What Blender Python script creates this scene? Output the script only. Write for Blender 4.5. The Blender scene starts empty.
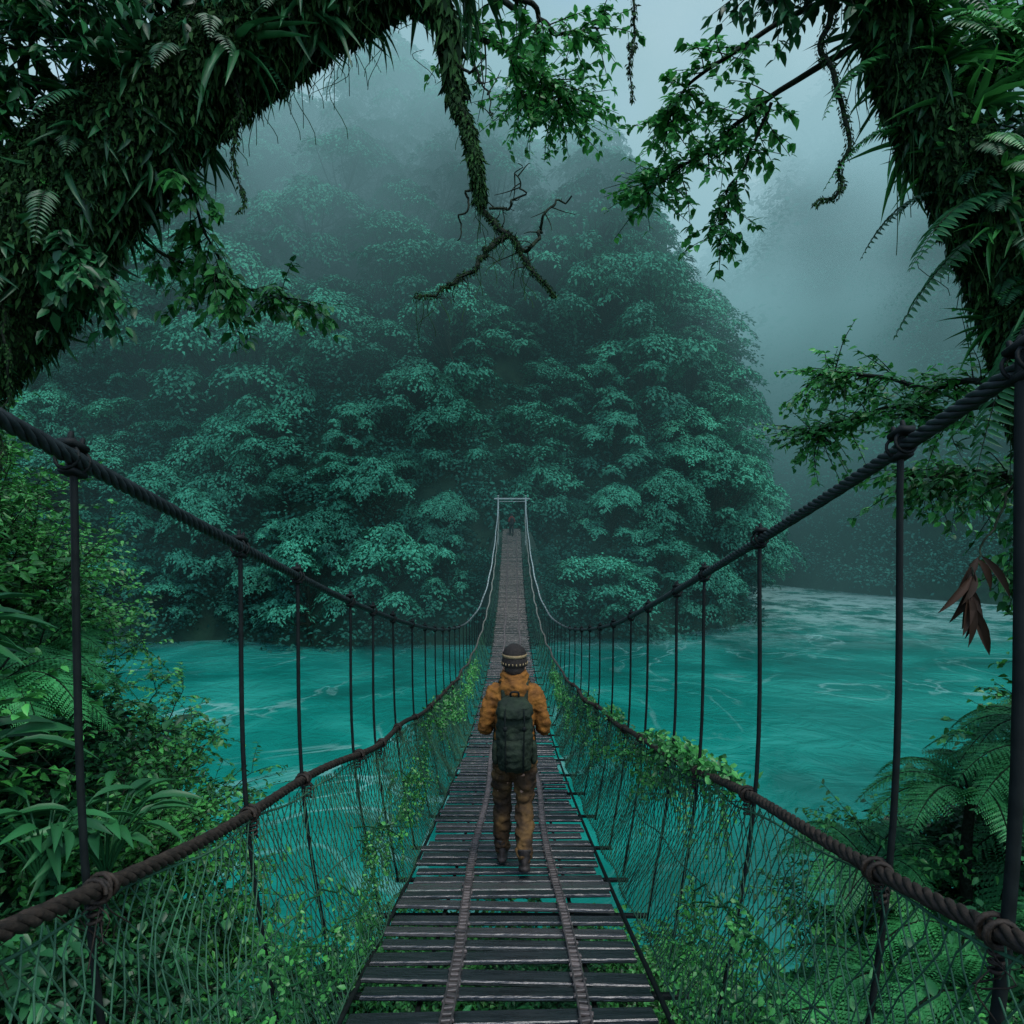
import bpy, math, random
import numpy as np
from mathutils import Vector, noise as mnoise
rng = np.random.default_rng(7)
random.seed(7)
V = lambda *a: np.array(a, dtype=float)
scene = bpy.context.scene
col = scene.collection

# ------------------------------------------------------------------ geometry helpers
def nz(a):
    a = np.asarray(a, float)
    return a / np.maximum(np.linalg.norm(a, axis=-1, keepdims=True), 1e-9)

class Geo:
    def __init__(s):
        s.v = []; s.f = []; s.t = []; s.n = 0
    def add(s, v, f, tint=None):
        v = np.asarray(v, float).reshape(-1, 3); f = np.asarray(f, int).reshape(-1, 4)
        s.v.append(v); s.f.append(f + s.n)
        s.t.append(np.full(len(v), 0.5) if tint is None else np.broadcast_to(np.asarray(tint, float), (len(v),)))
        s.n += len(v)
    def mesh(s, name, smooth=True):
        me = bpy.data.meshes.new(name)
        v = np.concatenate(s.v); f = np.concatenate(s.f); t = np.concatenate(s.t)
        me.vertices.add(len(v)); me.vertices.foreach_set("co", v.astype(np.float32).ravel())
        me.loops.add(len(f) * 4); me.loops.foreach_set("vertex_index", f.astype(np.int32).ravel())
        me.polygons.add(len(f)); me.polygons.foreach_set("loop_start", np.arange(len(f), dtype=np.int32) * 4)
        me.polygons.foreach_set("use_smooth", np.full(len(f), smooth))
        me.update(calc_edges=True)
        a = me.attributes.new("tint", 'FLOAT', 'POINT'); a.data.foreach_set("value", t.astype(np.float32))
        return me

def link(name, data, mat=None, parent=None, loc=None, **kw):
    o = bpy.data.objects.new(name, data)
    col.objects.link(o)
    if data is not None and mat is not None and not data.materials: data.materials.append(mat)
    if parent is not None: o.parent = parent
    if loc is not None: o.location = loc
    for k, v in kw.items(): o[k] = v
    return o

def tubes(g, P, R, seg=6, tint=None, cap=False):
    P = np.asarray(P, float)
    if P.ndim == 2: P = P[None]
    M, K, _ = P.shape
    R = np.broadcast_to(np.asarray(R, float), (M, K)) if np.ndim(R) < 2 else np.asarray(R, float)
    if cap:
        T0 = nz(P[:, 0] - P[:, 1]); T1 = nz(P[:, -1] - P[:, -2])
        pre = [P[:, :1] + T0[:, None] * R[:, :1, None] * k for k in (0.98, 0.7)]
        post = [P[:, -1:] + T1[:, None] * R[:, -1:, None] * k for k in (0.7, 0.98)]
        P = np.concatenate(pre + [P] + post, 1)
        R = np.concatenate([R[:, :1] * .12, R[:, :1] * .7, R, R[:, -1:] * .7, R[:, -1:] * .12], 1)
        K += 4
    T = nz(np.gradient(P, axis=1))
    mt = np.abs(T).mean(1); ref = np.zeros((M, 3)); ref[np.arange(M), mt.argmin(1)] = 1
    A = nz(np.cross(T, ref[:, None])); B = np.cross(T, A)
    th = np.arange(seg) / seg * 2 * np.pi
    ring = A[:, :, None] * np.cos(th)[None, None, :, None] + B[:, :, None] * np.sin(th)[None, None, :, None]
    v = P[:, :, None] + ring * R[:, :, None, None]
    m, k, s = np.meshgrid(np.arange(M), np.arange(K - 1), np.arange(seg), indexing='ij')
    b = m * K * seg
    s2 = (s + 1) % seg
    f = np.stack([b + k * seg + s, b + k * seg + s2, b + (k + 1) * seg + s2, b + (k + 1) * seg + s], -1)
    if tint is not None and np.ndim(tint) == 1: tint = np.repeat(tint, K * seg)
    g.add(v, f, tint)

def leaves(g, pos, d, n, L, W, detail=2, tint=None, droop=0.25):
    pos = np.asarray(pos, float); M = len(pos)
    if M == 0: return
    d = nz(d); side = nz(np.cross(d, n)); n = np.cross(side, d)
    L = np.broadcast_to(np.asarray(L, float), (M,)); W = np.broadcast_to(np.asarray(W, float), (M,))
    if tint is None: tint = rng.random(M)
    if detail == 1:
        tp = [(0, 0, 0), (.5, .5, .06), (1, 0, -droop * .6), (.5, -.5, .06)]
        fc = [(0, 1, 2, 3)]
    else:
        if detail == 2: ts = [0, .3, .68, 1]; ws = [.05, .5, .36, .015]
        else: ts = [0, .12, .3, .5, .7, .88, 1]; ws = [.04, .28, .47, .5, .38, .18, .01]
        tp = []
        for t, w in zip(ts, ws):
            z = -droop * t * t
            tp += [(t, -w, z + w * .18), (t, 0, z), (t, w, z + w * .18)]
        fc = []
        for i in range(len(ts) - 1):
            a = i * 3
            fc += [(a, a + 1, a + 4, a + 3), (a + 1, a + 2, a + 5, a + 4)]
    tp = np.array(tp, float); fc = np.array(fc)
    v = pos[:, None] + tp[None, :, 0, None] * (L[:, None, None] * d[:, None]) + tp[None, :, 1, None] * (W[:, None, None] * side[:, None]) + tp[None, :, 2, None] * (L[:, None, None] * n[:, None])
    f = fc[None] + (np.arange(M) * len(tp))[:, None, None]
    g.add(v, f, np.repeat(tint, len(tp)))

def box(g, c, s, rot=None, tint=None, bev=0.0):
    c = np.asarray(c, float); hx, hy, hz = np.asarray(s, float) / 2
    if bev <= 0:
        v = np.array([(x, y, z) for z in (-hz, hz) for x, y in ((-hx, -hy), (hx, -hy), (hx, hy), (-hx, hy))])
        f = [(3, 2, 1, 0), (4, 5, 6, 7), (0, 1, 5, 4), (1, 2, 6, 5), (2, 3, 7, 6), (3, 0, 4, 7)]
    else:
        b = bev; v = []
        for z, i in ((-hz, b), (-hz + b, 0), (hz - b, 0), (hz, b)):
            v += [(-hx + i, -hy + i, z), (hx - i, -hy + i, z), (hx - i, hy - i, z), (-hx + i, hy - i, z)]
        v = np.array(v); f = [(3, 2, 1, 0), (12, 13, 14, 15)]
        for k in range(3):
            for j in range(4):
                f.append((k * 4 + j, k * 4 + (j + 1) % 4, k * 4 + 4 + (j + 1) % 4, k * 4 + 4 + j))
    if rot is not None: v = v @ np.asarray(rot).T
    g.add(v + c, f, tint)

def rotm(ax, a):
    c, s = math.cos(a), math.sin(a)
    return {'x': np.array([[1, 0, 0], [0, c, -s], [0, s, c]]), 'y': np.array([[c, 0, s], [0, 1, 0], [-s, 0, c]]), 'z': np.array([[c, -s, 0], [s, c, 0], [0, 0, 1]])}[ax]

def stack(g, rings, seg=20, tint=None, sq=2.0):
    th = np.arange(seg) / seg * 2 * np.pi
    c, s = np.cos(th), np.sin(th)
    cx = np.sign(c) * np.abs(c) ** (2 / sq); sy = np.sign(s) * np.abs(s) ** (2 / sq)
    rr = [(*rings[0][:3], rings[0][3] * .03, rings[0][4] * .03)] + list(rings) + [(*rings[-1][:3], rings[-1][3] * .03, rings[-1][4] * .03)]
    v = np.array([[(x + rx * a, y + ry * b, z) for a, b in zip(cx, sy)] for x, y, z, rx, ry in rr])
    K = len(rr); f = []
    for k in range(K - 1):
        for j in range(seg):
            f.append((k * seg + j, k * seg + (j + 1) % seg, (k + 1) * seg + (j + 1) % seg, (k + 1) * seg + j))
    g.add(v, f, tint)

def catmull(pts, n):
    P = np.asarray(pts, float)
    P = np.concatenate([2 * P[:1] - P[1:2], P, 2 * P[-1:] - P[-2:-1]])
    u = np.linspace(0, len(P) - 3 - 1e-6, n); i = u.astype(int); t = (u - i)[:, None]
    p0, p1, p2, p3 = P[i], P[i + 1], P[i + 2], P[i + 3]
    return .5 * (2 * p1 + (p2 - p0) * t + (2 * p0 - 5 * p1 + 4 * p2 - p3) * t ** 2 + (3 * p1 - p0 - 3 * p2 + p3) * t ** 3)

def wob(P, amp, k=3):
    n = len(P); u = np.linspace(0, 1, n)[:, None]
    o = np.zeros((n, 3))
    for j in range(1, 5):
        o += np.sin(u * np.pi * j * k + rng.random(3) * 6.28) * rng.normal(0, 1, 3) / j
    return P + o * amp * np.minimum(1, u * 4)

def rand_unit(n):
    return nz(rng.normal(size=(n, 3)))

# ------------------------------------------------------------------ materials
def mat_new(name):
    m = bpy.data.materials.new(name); m.use_nodes = True
    nt = m.node_tree; nt.nodes.clear()
    out = nt.nodes.new('ShaderNodeOutputMaterial')
    return m, nt, out

def N(nt, t, **kw):
    n = nt.nodes.new(t)
    for k, v in kw.items(): setattr(n, k, v)
    return n

def ramp(nt, src, stops):
    r = nt.nodes.new('ShaderNodeValToRGB'); e = r.color_ramp.elements
    while len(e) < len(stops): e.new(.5)
    for el, (p, c) in zip(e, stops): el.position = p; el.color = (*c, 1)
    nt.links.new(src, r.inputs[0]); return r.outputs[0]

def math_(nt, op, a, b=None, c=None, clamp=False):
    n = nt.nodes.new('ShaderNodeMath'); n.operation = op; n.use_clamp = clamp
    for i, x in enumerate((a, b, c)):
        if x is None: continue
        if isinstance(x, (int, float)): n.inputs[i].default_value = x
        else: nt.links.new(x, n.inputs[i])
    return n.outputs[0]

def leafmat(name, dark, light, rough=.5, trans=.25, obj_var=.35, spec=.4, nscale=.0):
    m, nt, out = mat_new(name)
    at = N(nt, 'ShaderNodeAttribute', attribute_name='tint')
    oi = N(nt, 'ShaderNodeObjectInfo')
    f = math_(nt, 'MULTIPLY', at.outputs['Fac'], 1 - obj_var)
    f = math_(nt, 'MULTIPLY_ADD', oi.outputs['Random'], obj_var, f)
    if nscale > 0:
        geo = N(nt, 'ShaderNodeNewGeometry')
        no = N(nt, 'ShaderNodeTexNoise'); no.inputs['Scale'].default_value = nscale
        nt.links.new(geo.outputs['Position'], no.inputs['Vector'])
        f = math_(nt, 'ADD', f, math_(nt, 'MULTIPLY_ADD', no.outputs['Fac'], .9, -.45), clamp=True)
    mid = tuple(dark[i] * .55 + light[i] * .45 for i in range(3))
    c = ramp(nt, f, [(0, dark), (.5, mid), (1, light)])
    b = N(nt, 'ShaderNodeBsdfPrincipled'); b.inputs['Roughness'].default_value = rough
    b.inputs['Specular IOR Level'].default_value = spec
    nt.links.new(c, b.inputs['Base Color'])
    if trans > 0:
        tr = N(nt, 'ShaderNodeBsdfTranslucent'); nt.links.new(c, tr.inputs['Color'])
        mx = N(nt, 'ShaderNodeMixShader'); mx.inputs[0].default_value = trans
        nt.links.new(b.outputs[0], mx.inputs[1]); nt.links.new(tr.outputs[0], mx.inputs[2])
        nt.links.new(mx.outputs[0], out.inputs[0])
    else: nt.links.new(b.outputs[0], out.inputs[0])
    return m

def surfmat(name, stops, scale=8, rough=(.5, .9), bump=.3, detail=6, tint=0.0, stretch=None, bumpdist=.02, metal=0, spec=.4, coord='obj', far=None):
    m, nt, out = mat_new(name)
    if coord == 'obj': src = N(nt, 'ShaderNodeTexCoord').outputs['Object']
    else: src = N(nt, 'ShaderNodeNewGeometry').outputs['Position']
    if stretch:
        mp = N(nt, 'ShaderNodeMapping'); mp.inputs['Scale'].default_value = stretch
        nt.links.new(src, mp.inputs[0]); src = mp.outputs[0]
    no = N(nt, 'ShaderNodeTexNoise'); no.inputs['Scale'].default_value = scale; no.inputs['Detail'].default_value = detail
    nt.links.new(src, no.inputs['Vector'])
    f = no.outputs['Fac']
    if tint > 0:
        at = N(nt, 'ShaderNodeAttribute', attribute_name='tint')
        f = math_(nt, 'ADD', math_(nt, 'MULTIPLY', f, 1 - tint), math_(nt, 'MULTIPLY', at.outputs['Fac'], tint))
    c = ramp(nt, f, stops)
    if far:  # far span of the bridge blended paler, wet reflection painted into the colour
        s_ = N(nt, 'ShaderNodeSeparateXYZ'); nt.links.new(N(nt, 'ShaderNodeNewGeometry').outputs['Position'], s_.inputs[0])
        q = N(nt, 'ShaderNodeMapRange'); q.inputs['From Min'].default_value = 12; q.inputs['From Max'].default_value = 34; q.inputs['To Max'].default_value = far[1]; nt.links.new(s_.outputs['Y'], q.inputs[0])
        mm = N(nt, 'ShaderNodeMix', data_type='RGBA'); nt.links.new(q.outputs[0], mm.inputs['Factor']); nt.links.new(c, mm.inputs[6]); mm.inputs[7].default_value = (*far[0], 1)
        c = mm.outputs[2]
    b = N(nt, 'ShaderNodeBsdfPrincipled'); b.inputs['Metallic'].default_value = metal
    b.inputs['Specular IOR Level'].default_value = spec
    nt.links.new(c, b.inputs['Base Color'])
    mr = N(nt, 'ShaderNodeMapRange'); mr.inputs['To Min'].default_value = rough[0]; mr.inputs['To Max'].default_value = rough[1]
    nt.links.new(no.outputs['Fac'], mr.inputs[0]); nt.links.new(mr.outputs[0], b.inputs['Roughness'])
    n2 = N(nt, 'ShaderNodeTexNoise'); n2.inputs['Scale'].default_value = scale * 3; n2.inputs['Detail'].default_value = 5
    nt.links.new(src, n2.inputs['Vector'])
    bp = N(nt, 'ShaderNodeBump'); bp.inputs['Strength'].default_value = bump; bp.inputs['Distance'].default_value = bumpdist
    nt.links.new(n2.outputs['Fac'], bp.inputs['Height']); nt.links.new(bp.outputs[0], b.inputs['Normal'])
    nt.links.new(b.outputs[0], out.inputs[0])
    return m

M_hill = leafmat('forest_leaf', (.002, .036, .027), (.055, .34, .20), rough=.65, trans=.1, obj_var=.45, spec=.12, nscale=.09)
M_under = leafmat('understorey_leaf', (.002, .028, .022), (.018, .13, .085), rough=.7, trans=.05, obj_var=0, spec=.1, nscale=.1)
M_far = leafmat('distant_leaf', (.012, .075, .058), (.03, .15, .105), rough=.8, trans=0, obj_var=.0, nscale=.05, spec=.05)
M_leaf = leafmat('bright_leaf', (.008, .06, .016), (.065, .34, .06), rough=.42, trans=.3, obj_var=.15, spec=.4)
M_dark = leafmat('dark_leaf', (.004, .028, .012), (.022, .13, .038), rough=.42, trans=.2, obj_var=.15, spec=.25)
M_fern = leafmat('fern_leaf', (.008, .07, .026), (.05, .31, .085), rough=.5, trans=.3, obj_var=.25, spec=.3)
M_red = leafmat('withered_leaf', (.010, .008, .005), (.034, .018, .010), rough=.6, trans=.05, obj_var=.1, spec=.12)
M_moss = leafmat('moss', (.003, .012, .005), (.020, .065, .016), rough=.9, trans=.1, obj_var=.0, spec=.1)
M_bark = surfmat('bark', [(.3, (.003, .006, .003)), (.6, (.007, .014, .006)), (.8, (.015, .03, .010))], scale=6, bump=.9, bumpdist=.04, rough=(.7, .95), spec=.15)
M_ground = surfmat('ground_soil', [(.3, (.004, .018, .010)), (.55, (.008, .036, .020)), (.75, (.016, .045, .024))], scale=.6, bump=.8, bumpdist=.2, coord='world', spec=.1)
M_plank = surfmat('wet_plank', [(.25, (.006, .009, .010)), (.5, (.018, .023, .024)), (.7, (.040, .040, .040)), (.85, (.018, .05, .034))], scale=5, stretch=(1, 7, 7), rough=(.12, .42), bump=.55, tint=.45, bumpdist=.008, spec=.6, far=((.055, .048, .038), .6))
M_batten = surfmat('worn_batten', [(.3, (.022, .021, .020)), (.6, (.07, .060, .056)), (.8, (.13, .11, .10))], scale=12, rough=(.35, .7), bump=.5, bumpdist=.006, tint=.3)
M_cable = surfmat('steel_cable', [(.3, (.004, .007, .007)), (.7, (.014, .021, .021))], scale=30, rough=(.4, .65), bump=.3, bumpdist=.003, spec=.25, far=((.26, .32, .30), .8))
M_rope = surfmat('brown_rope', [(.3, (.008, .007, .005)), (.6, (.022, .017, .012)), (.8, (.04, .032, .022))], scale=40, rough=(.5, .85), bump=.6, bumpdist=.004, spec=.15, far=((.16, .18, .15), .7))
M_rod = surfmat('iron_rod', [(.3, (.002, .004, .0035)), (.7, (.006, .009, .008))], scale=25, rough=(.5, .8), bump=.3, bumpdist=.002, spec=.12)
M_net = surfmat('net_cord', [(.3, (.008, .032, .020)), (.6, (.028, .085, .045)), (.8, (.04, .13, .06))], scale=3, rough=(.6, .85), bump=.1, spec=.1)
M_gate = surfmat('weathered_wood', [(.3, (.12, .15, .14)), (.7, (.22, .26, .24))], scale=4, rough=(.6, .9), bump=.3)
M_rock = surfmat('mossy_rock', [(.3, (.006, .022, .014)), (.55, (.014, .04, .025)), (.8, (.04, .06, .045))], scale=.8, rough=(.5, .9), bump=.8, bumpdist=.2, coord='world')

# water
m, nt, out = mat_new('river_water'); M_water = m
pos = N(nt, 'ShaderNodeNewGeometry').outputs['Position']
n0 = N(nt, 'ShaderNodeTexNoise'); n0.inputs['Scale'].default_value = .07; n0.inputs['Detail'].default_value = 5; n0.inputs['Distortion'].default_value = 2.2; nt.links.new(pos, n0.inputs['Vector'])
wv = N(nt, 'ShaderNodeTexNoise'); wv.inputs['Scale'].default_value = .10; wv.inputs['Detail'].default_value = 5; wv.inputs['Distortion'].default_value = 1.6; wv.inputs['Roughness'].default_value = .5
nt.links.new(pos, wv.inputs['Vector'])
base = ramp(nt, n0.outputs['Fac'], [(.3, (.002, .080, .062)), (.5, (.003, .140, .108)), (.66, (.014, .215, .165))])
ab = math_(nt, 'ABSOLUTE', math_(nt, 'SUBTRACT', wv.outputs['Fac'], .5))
line = math_(nt, 'SUBTRACT', 1, math_(nt, 'DIVIDE', ab, .022), clamp=True)
gate = N(nt, 'ShaderNodeTexNoise'); gate.inputs['Scale'].default_value = .12; gate.inputs['Detail'].default_value = 4; nt.links.new(pos, gate.inputs['Vector'])
gm = N(nt, 'ShaderNodeMapRange'); gm.inputs['From Min'].default_value = .44; gm.inputs['From Max'].default_value = .66; nt.links.new(gate.outputs['Fac'], gm.inputs[0])
sx = N(nt, 'ShaderNodeSeparateXYZ'); nt.links.new(pos, sx.inputs[0])
rp = N(nt, 'ShaderNodeMapRange'); rp.inputs['From Min'].default_value = 54; rp.inputs['From Max'].default_value = 80; nt.links.new(sx.outputs['Y'], rp.inputs[0])
rn = N(nt, 'ShaderNodeTexNoise'); rn.inputs['Scale'].default_value = .3; rn.inputs['Detail'].default_value = 8; rn.inputs['Roughness'].default_value = .7
nt.links.new(pos, rn.inputs['Vector'])
rr = N(nt, 'ShaderNodeMapRange'); rr.inputs['From Min'].default_value = .42; rr.inputs['From Max'].default_value = .56; nt.links.new(rn.outputs['Fac'], rr.inputs[0])
rapid = math_(nt, 'MULTIPLY', rr.outputs[0], rp.outputs[0])
foam = math_(nt, 'ADD', math_(nt, 'MULTIPLY', math_(nt, 'MULTIPLY', line, gm.outputs[0]), .36), math_(nt, 'MULTIPLY', rapid, .9), clamp=True)
mx = N(nt, 'ShaderNodeMix', data_type='RGBA'); nt.links.new(foam, mx.inputs['Factor']); nt.links.new(base, mx.inputs[6]); mx.inputs[7].default_value = (.32, .54, .50, 1)
b = N(nt, 'ShaderNodeBsdfPrincipled'); b.inputs['Roughness'].default_value = .2; b.inputs['Specular IOR Level'].default_value = .45
nt.links.new(mx.outputs[2], b.inputs['Base Color'])
bn = N(nt, 'ShaderNodeTexNoise'); bn.inputs['Scale'].default_value = .5; bn.inputs['Detail'].default_value = 7; bn.inputs['Distortion'].default_value = 1.4; nt.links.new(pos, bn.inputs['Vector'])
bp = N(nt, 'ShaderNodeBump'); bp.inputs['Strength'].default_value = .4; bp.inputs['Distance'].default_value = .4
nt.links.new(bn.outputs['Fac'], bp.inputs['Height']); nt.links.new(bp.outputs[0], b.inputs['Normal'])
nt.links.new(b.outputs[0], out.inputs[0])

# ------------------------------------------------------------------ terrain
def sstep(a, b, x):
    t = np.clip((x - a) / (b - a), 0, 1); return t * t * (3 - 2 * t)
def fbm(x, y, s):
    o = 0
    for k, (a, b_, p) in enumerate([(1.0, .37, .3), (.6, 1.13, 1.7), (1.9, -.8, 2.9), (-1.4, 2.3, 4.1), (3.1, 2.2, .9), (-2.7, 3.9, 5.2)]):
        o = o + np.sin(x * a / s + y * b_ / s + p + 1.3 * np.sin(y * a * .7 / s + p)) / (1 + k * .5)
    return o / 3
WATER = -11.0
def height(x, y):
    x = np.asarray(x, float); y = np.asarray(y, float)
    e = 4.2 + 2.2 * sstep(1.8, 5.0, -x) + .6 * sstep(2, 5, x)
    up = 1 - sstep(0, 9, y - e)
    nb = -3.7 - 10 * sstep(0, 9, y - e) + fbm(x, y, 1.6) * .3
    nb = nb + (2.0 * sstep(3, 12, np.abs(x)) + 1.6 * sstep(1.8, 6, -x) + .9 * sstep(1.8, 4, x)) * up
    hx = np.where(x > -12, 44.0, 62.0)
    q = np.abs((x + 12) / hx) ** 3 + np.abs((y - 100) / 44.) ** 2.2 + .05 * np.sin(x * .21 + 1.0) + .03 * np.sin(x * .47)
    h1 = -14 + 62 * np.clip(1 - q, -.0, 1) + fbm(x, y, 7) * 3.2 * sstep(0, .3, 1 - q) + fbm(x, y, 2.6) * .8 * sstep(0, .05, 1 - q)
    q2 = np.abs((x - 105) / 78.) ** 2.2 + np.abs((y - 158) / 94.) ** 2.2
    h2 = -14 + 125 * np.clip(1 - q2, 0, 1) + fbm(x, y, 14) * 7 * sstep(0, .3, 1 - q2)
    h3 = -14 + 150 * sstep(190, 320, y + fbm(x, x * 0, 40) * 12) * (1 + .12 * fbm(x, y, 30))
    return np.maximum.reduce([nb, h1, h2, h3])
n = 260
u = np.linspace(-1, 1, n)
gx = 420 * np.sinh(3.6 * u) / np.sinh(3.6)
uy = np.linspace(-.55, 1, n); gy = 440 * np.sinh(3.6 * uy) / np.sinh(3.6)
X, Y = np.meshgrid(gx, gy, indexing='ij')
Z = height(X, Y)
i, j = np.meshgrid(np.arange(n - 1), np.arange(n - 1), indexing='ij')
f = np.stack([i * n + j, (i + 1) * n + j, (i + 1) * n + j + 1, i * n + j + 1], -1)
g = Geo(); g.add(np.stack([X, Y, Z], -1), f)
link('ground', g.mesh('ground'), M_ground, kind='structure', label='steep mossy jungle slopes and hills around the gorge', category='ground')
g = Geo(); g.add([(-420, -60, WATER), (420, -60, WATER), (420, 440, WATER), (-420, 440, WATER)], [(0, 1, 2, 3)])
link('river', g.mesh('river'), M_water, kind='structure', label='turquoise river winding through the gorge', category='river')

# ------------------------------------------------------------------ forest trees
def forest_tree_geo(seed, leaf=.36, pads=13, per=300, R=4.2, H=6.5):
    r = np.random.default_rng(seed)
    gt, gl = Geo(), Geo()
    top = V(r.normal(0, .5), r.normal(0, .5), H * .75)
    tp = catmull([(0, 0, -2.5), (r.normal(0, .2), r.normal(0, .2), H * .3), tuple(top)], 10)
    tubes(gt, tp, np.linspace(.32, .1, 10), 7)
    allp = pads + pads // 2
    for k in range(allp):
        a = k * 2.4 + r.random() * .8
        if k < pads:
            rad = R * math.sqrt((k + .4) / pads) * .8; z = H * (1.0 - .45 * (rad / R) ** 1.8) + r.normal(0, .4)
        else:   # lower skirt of the crown
            rad = R * r.uniform(.6, .95); z = H * r.uniform(.22, .5)
        c = V(math.cos(a) * rad, math.sin(a) * rad, z)
        pr = R * r.uniform(.26, .44)
        s = tp[int(r.integers(3, 9))]
        mid = (s + c) / 2 + V(0, 0, -.35)
        tubes(gt, catmull([s, mid, c], 6), np.linspace(.09, .03, 6), 5)
        m = int(per * (pr / R / .34) ** 2)
        th = r.random(m) * 2 * np.pi; rho = np.sqrt(r.random(m)) * pr * (1 + .28 * np.sin(th * 3 + k) + .14 * np.sin(th * 7))
        hh = pr * .8 * (1 - (rho / pr / 1.15) ** 2) + r.normal(0, .06 * pr, m)
        p = c + np.stack([np.cos(th) * rho, np.sin(th) * rho, hh - .3 * pr], -1)
        out = np.stack([np.cos(th), np.sin(th), -.45 + r.normal(0, .2, m)], -1) + r.normal(0, .5, (m, 3)) * V(1, 1, .4)
        nn = np.stack([np.cos(th) * rho / pr * 1.0, np.sin(th) * rho / pr * 1.0, np.ones(m)], -1) + r.normal(0, .18, (m, 3))
        padt = r.uniform(-.15, .2)
        leaves(gl, p, out, nn, leaf * r.uniform(.6, 1.4, m), leaf * .62 * r.uniform(.7, 1.3, m), 1, np.clip(r.random(m) * .4 + .15 + padt + .45 * (hh / pr) + (.12 if k < pads else -.2), 0, 1))  # top light painted into leaf tint: pad tops lighter, lower skirt darker
    return gt, gl
protos = []
for s in range(8):
    gt, gl = forest_tree_geo(100 + s, R=[4.2, 3.6, 4.8, 3.9, 5.2, 3.2, 4.4, 5][s], H=[6.5, 7.5, 6, 8, 6.5, 5.5, 9, 7][s], pads=[15, 13, 19, 15, 22, 11, 16, 20][s])
    mt, ml = gt.mesh('forest_tree_trunk'), gl.mesh('forest_tree_crown')
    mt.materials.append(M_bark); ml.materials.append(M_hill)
    protos.append((mt, ml))
r = np.random.default_rng(3)
cand = np.stack([r.uniform(-74, 34, 20000), r.uniform(54, 104, 20000)], -1)
cz = height(cand[:, 0], cand[:, 1])
gz = (height(cand[:, 0], cand[:, 1] + .5) - cz) / .5
keep = (cz > -10.5) & (r.random(len(cz)) < np.sqrt(1 + gz ** 2) / 4.5) & (np.abs(cand[:, 0]) < cand[:, 1] * .8)
keep &= ~((np.abs(cand[:, 0]) < 5) & (cand[:, 1] < 62))
cand = np.concatenate([cand, cz[:, None]], 1)[keep]
cand = cand[np.argsort(cand[:, 1] + r.normal(0, 6, len(cand)))]
sel = np.zeros((3000, 3)); ns = 0
for p in cand:
    if ns == 0 or ((sel[:ns] - p) ** 2).sum(1).min() > 4.6 ** 2:
        sel[ns] = p; ns += 1
sel = sel[:ns]
print('forest candidates', ns)
if len(sel) > 298: sel = sel[np.sort(r.choice(len(sel), 298, replace=False))]
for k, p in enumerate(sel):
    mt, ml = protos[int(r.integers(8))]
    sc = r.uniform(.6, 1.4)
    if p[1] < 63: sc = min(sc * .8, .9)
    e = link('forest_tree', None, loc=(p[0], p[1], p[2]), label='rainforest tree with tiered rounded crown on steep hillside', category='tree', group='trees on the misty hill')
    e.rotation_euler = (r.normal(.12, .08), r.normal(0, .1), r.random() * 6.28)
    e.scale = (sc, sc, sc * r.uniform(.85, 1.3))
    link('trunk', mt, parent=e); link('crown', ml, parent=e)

def domes(g, C, PR, per, lf, tint0, seed, flat=.85):
    r = np.random.default_rng(seed); n = len(C)
    Pc = np.repeat(C, per, 0); P_ = np.repeat(PR, per); TT = np.repeat(tint0, per)
    dd = r.normal(size=(n * per, 3)); dd[:, 2] = np.abs(dd[:, 2]) * 1.1 - .25; dd = nz(dd)
    lump = 1 + .16 * np.sin(dd[:, 0] * 7 + Pc[:, 0]) * np.sin(dd[:, 1] * 6 + Pc[:, 1]) + .1 * np.sin(dd[:, 2] * 11 + Pc[:, 2])
    P = Pc + dd * (P_ * lump)[:, None] * np.array([1, 1, flat]) * r.uniform(.88, 1.05, (n * per, 1))
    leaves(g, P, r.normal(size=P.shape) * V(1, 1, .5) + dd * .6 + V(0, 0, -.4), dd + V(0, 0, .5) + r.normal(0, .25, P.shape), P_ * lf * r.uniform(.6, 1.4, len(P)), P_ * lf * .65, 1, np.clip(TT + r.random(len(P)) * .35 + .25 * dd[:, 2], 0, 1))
g = Geo(); m = 9000
x = r.uniform(-76, 33, m); y = r.uniform(54, 104, m); z = height(x, y)
gz = (height(x, y + .5) - z) / .5
k = (z > -12.4) & (r.random(m) < np.sqrt(1 + gz ** 2) / 4) & ~((np.abs(x) < 3.2) & (y < 60)) & (np.abs(x) < y * .8)
x, y, z = x[k], y[k], z[k]; print('understorey', len(x))
PR = r.uniform(.9, 2.1, len(x))
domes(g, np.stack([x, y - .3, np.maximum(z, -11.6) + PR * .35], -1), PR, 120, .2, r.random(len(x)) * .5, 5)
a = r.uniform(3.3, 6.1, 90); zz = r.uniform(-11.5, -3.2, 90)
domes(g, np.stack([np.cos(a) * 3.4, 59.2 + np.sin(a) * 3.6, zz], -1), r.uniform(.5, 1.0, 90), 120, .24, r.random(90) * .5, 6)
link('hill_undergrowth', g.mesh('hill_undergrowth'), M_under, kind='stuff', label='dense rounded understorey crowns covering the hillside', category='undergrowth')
g = Geo(); m = 9000
x = r.uniform(30, 175, m); y = r.uniform(62, 165, m); z = height(x, y)
gz = (height(x, y + 1) - z)
k = (z > -11.5) & (np.abs(x) < y * .82 + 4) & (gz > -.5) & (r.random(m) < .25 + np.sqrt(1 + gz ** 2) / 4); x, y, z = x[k], y[k], z[k]
PR = r.uniform(1.6, 3.8, len(x)); print('right slope', len(x))
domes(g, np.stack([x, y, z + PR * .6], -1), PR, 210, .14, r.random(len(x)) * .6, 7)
m = 6000
x = r.uniform(-170, 190, m); y = r.uniform(120, 300, m); z = height(x, y)
gz = (height(x, y + 1) - z)
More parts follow.
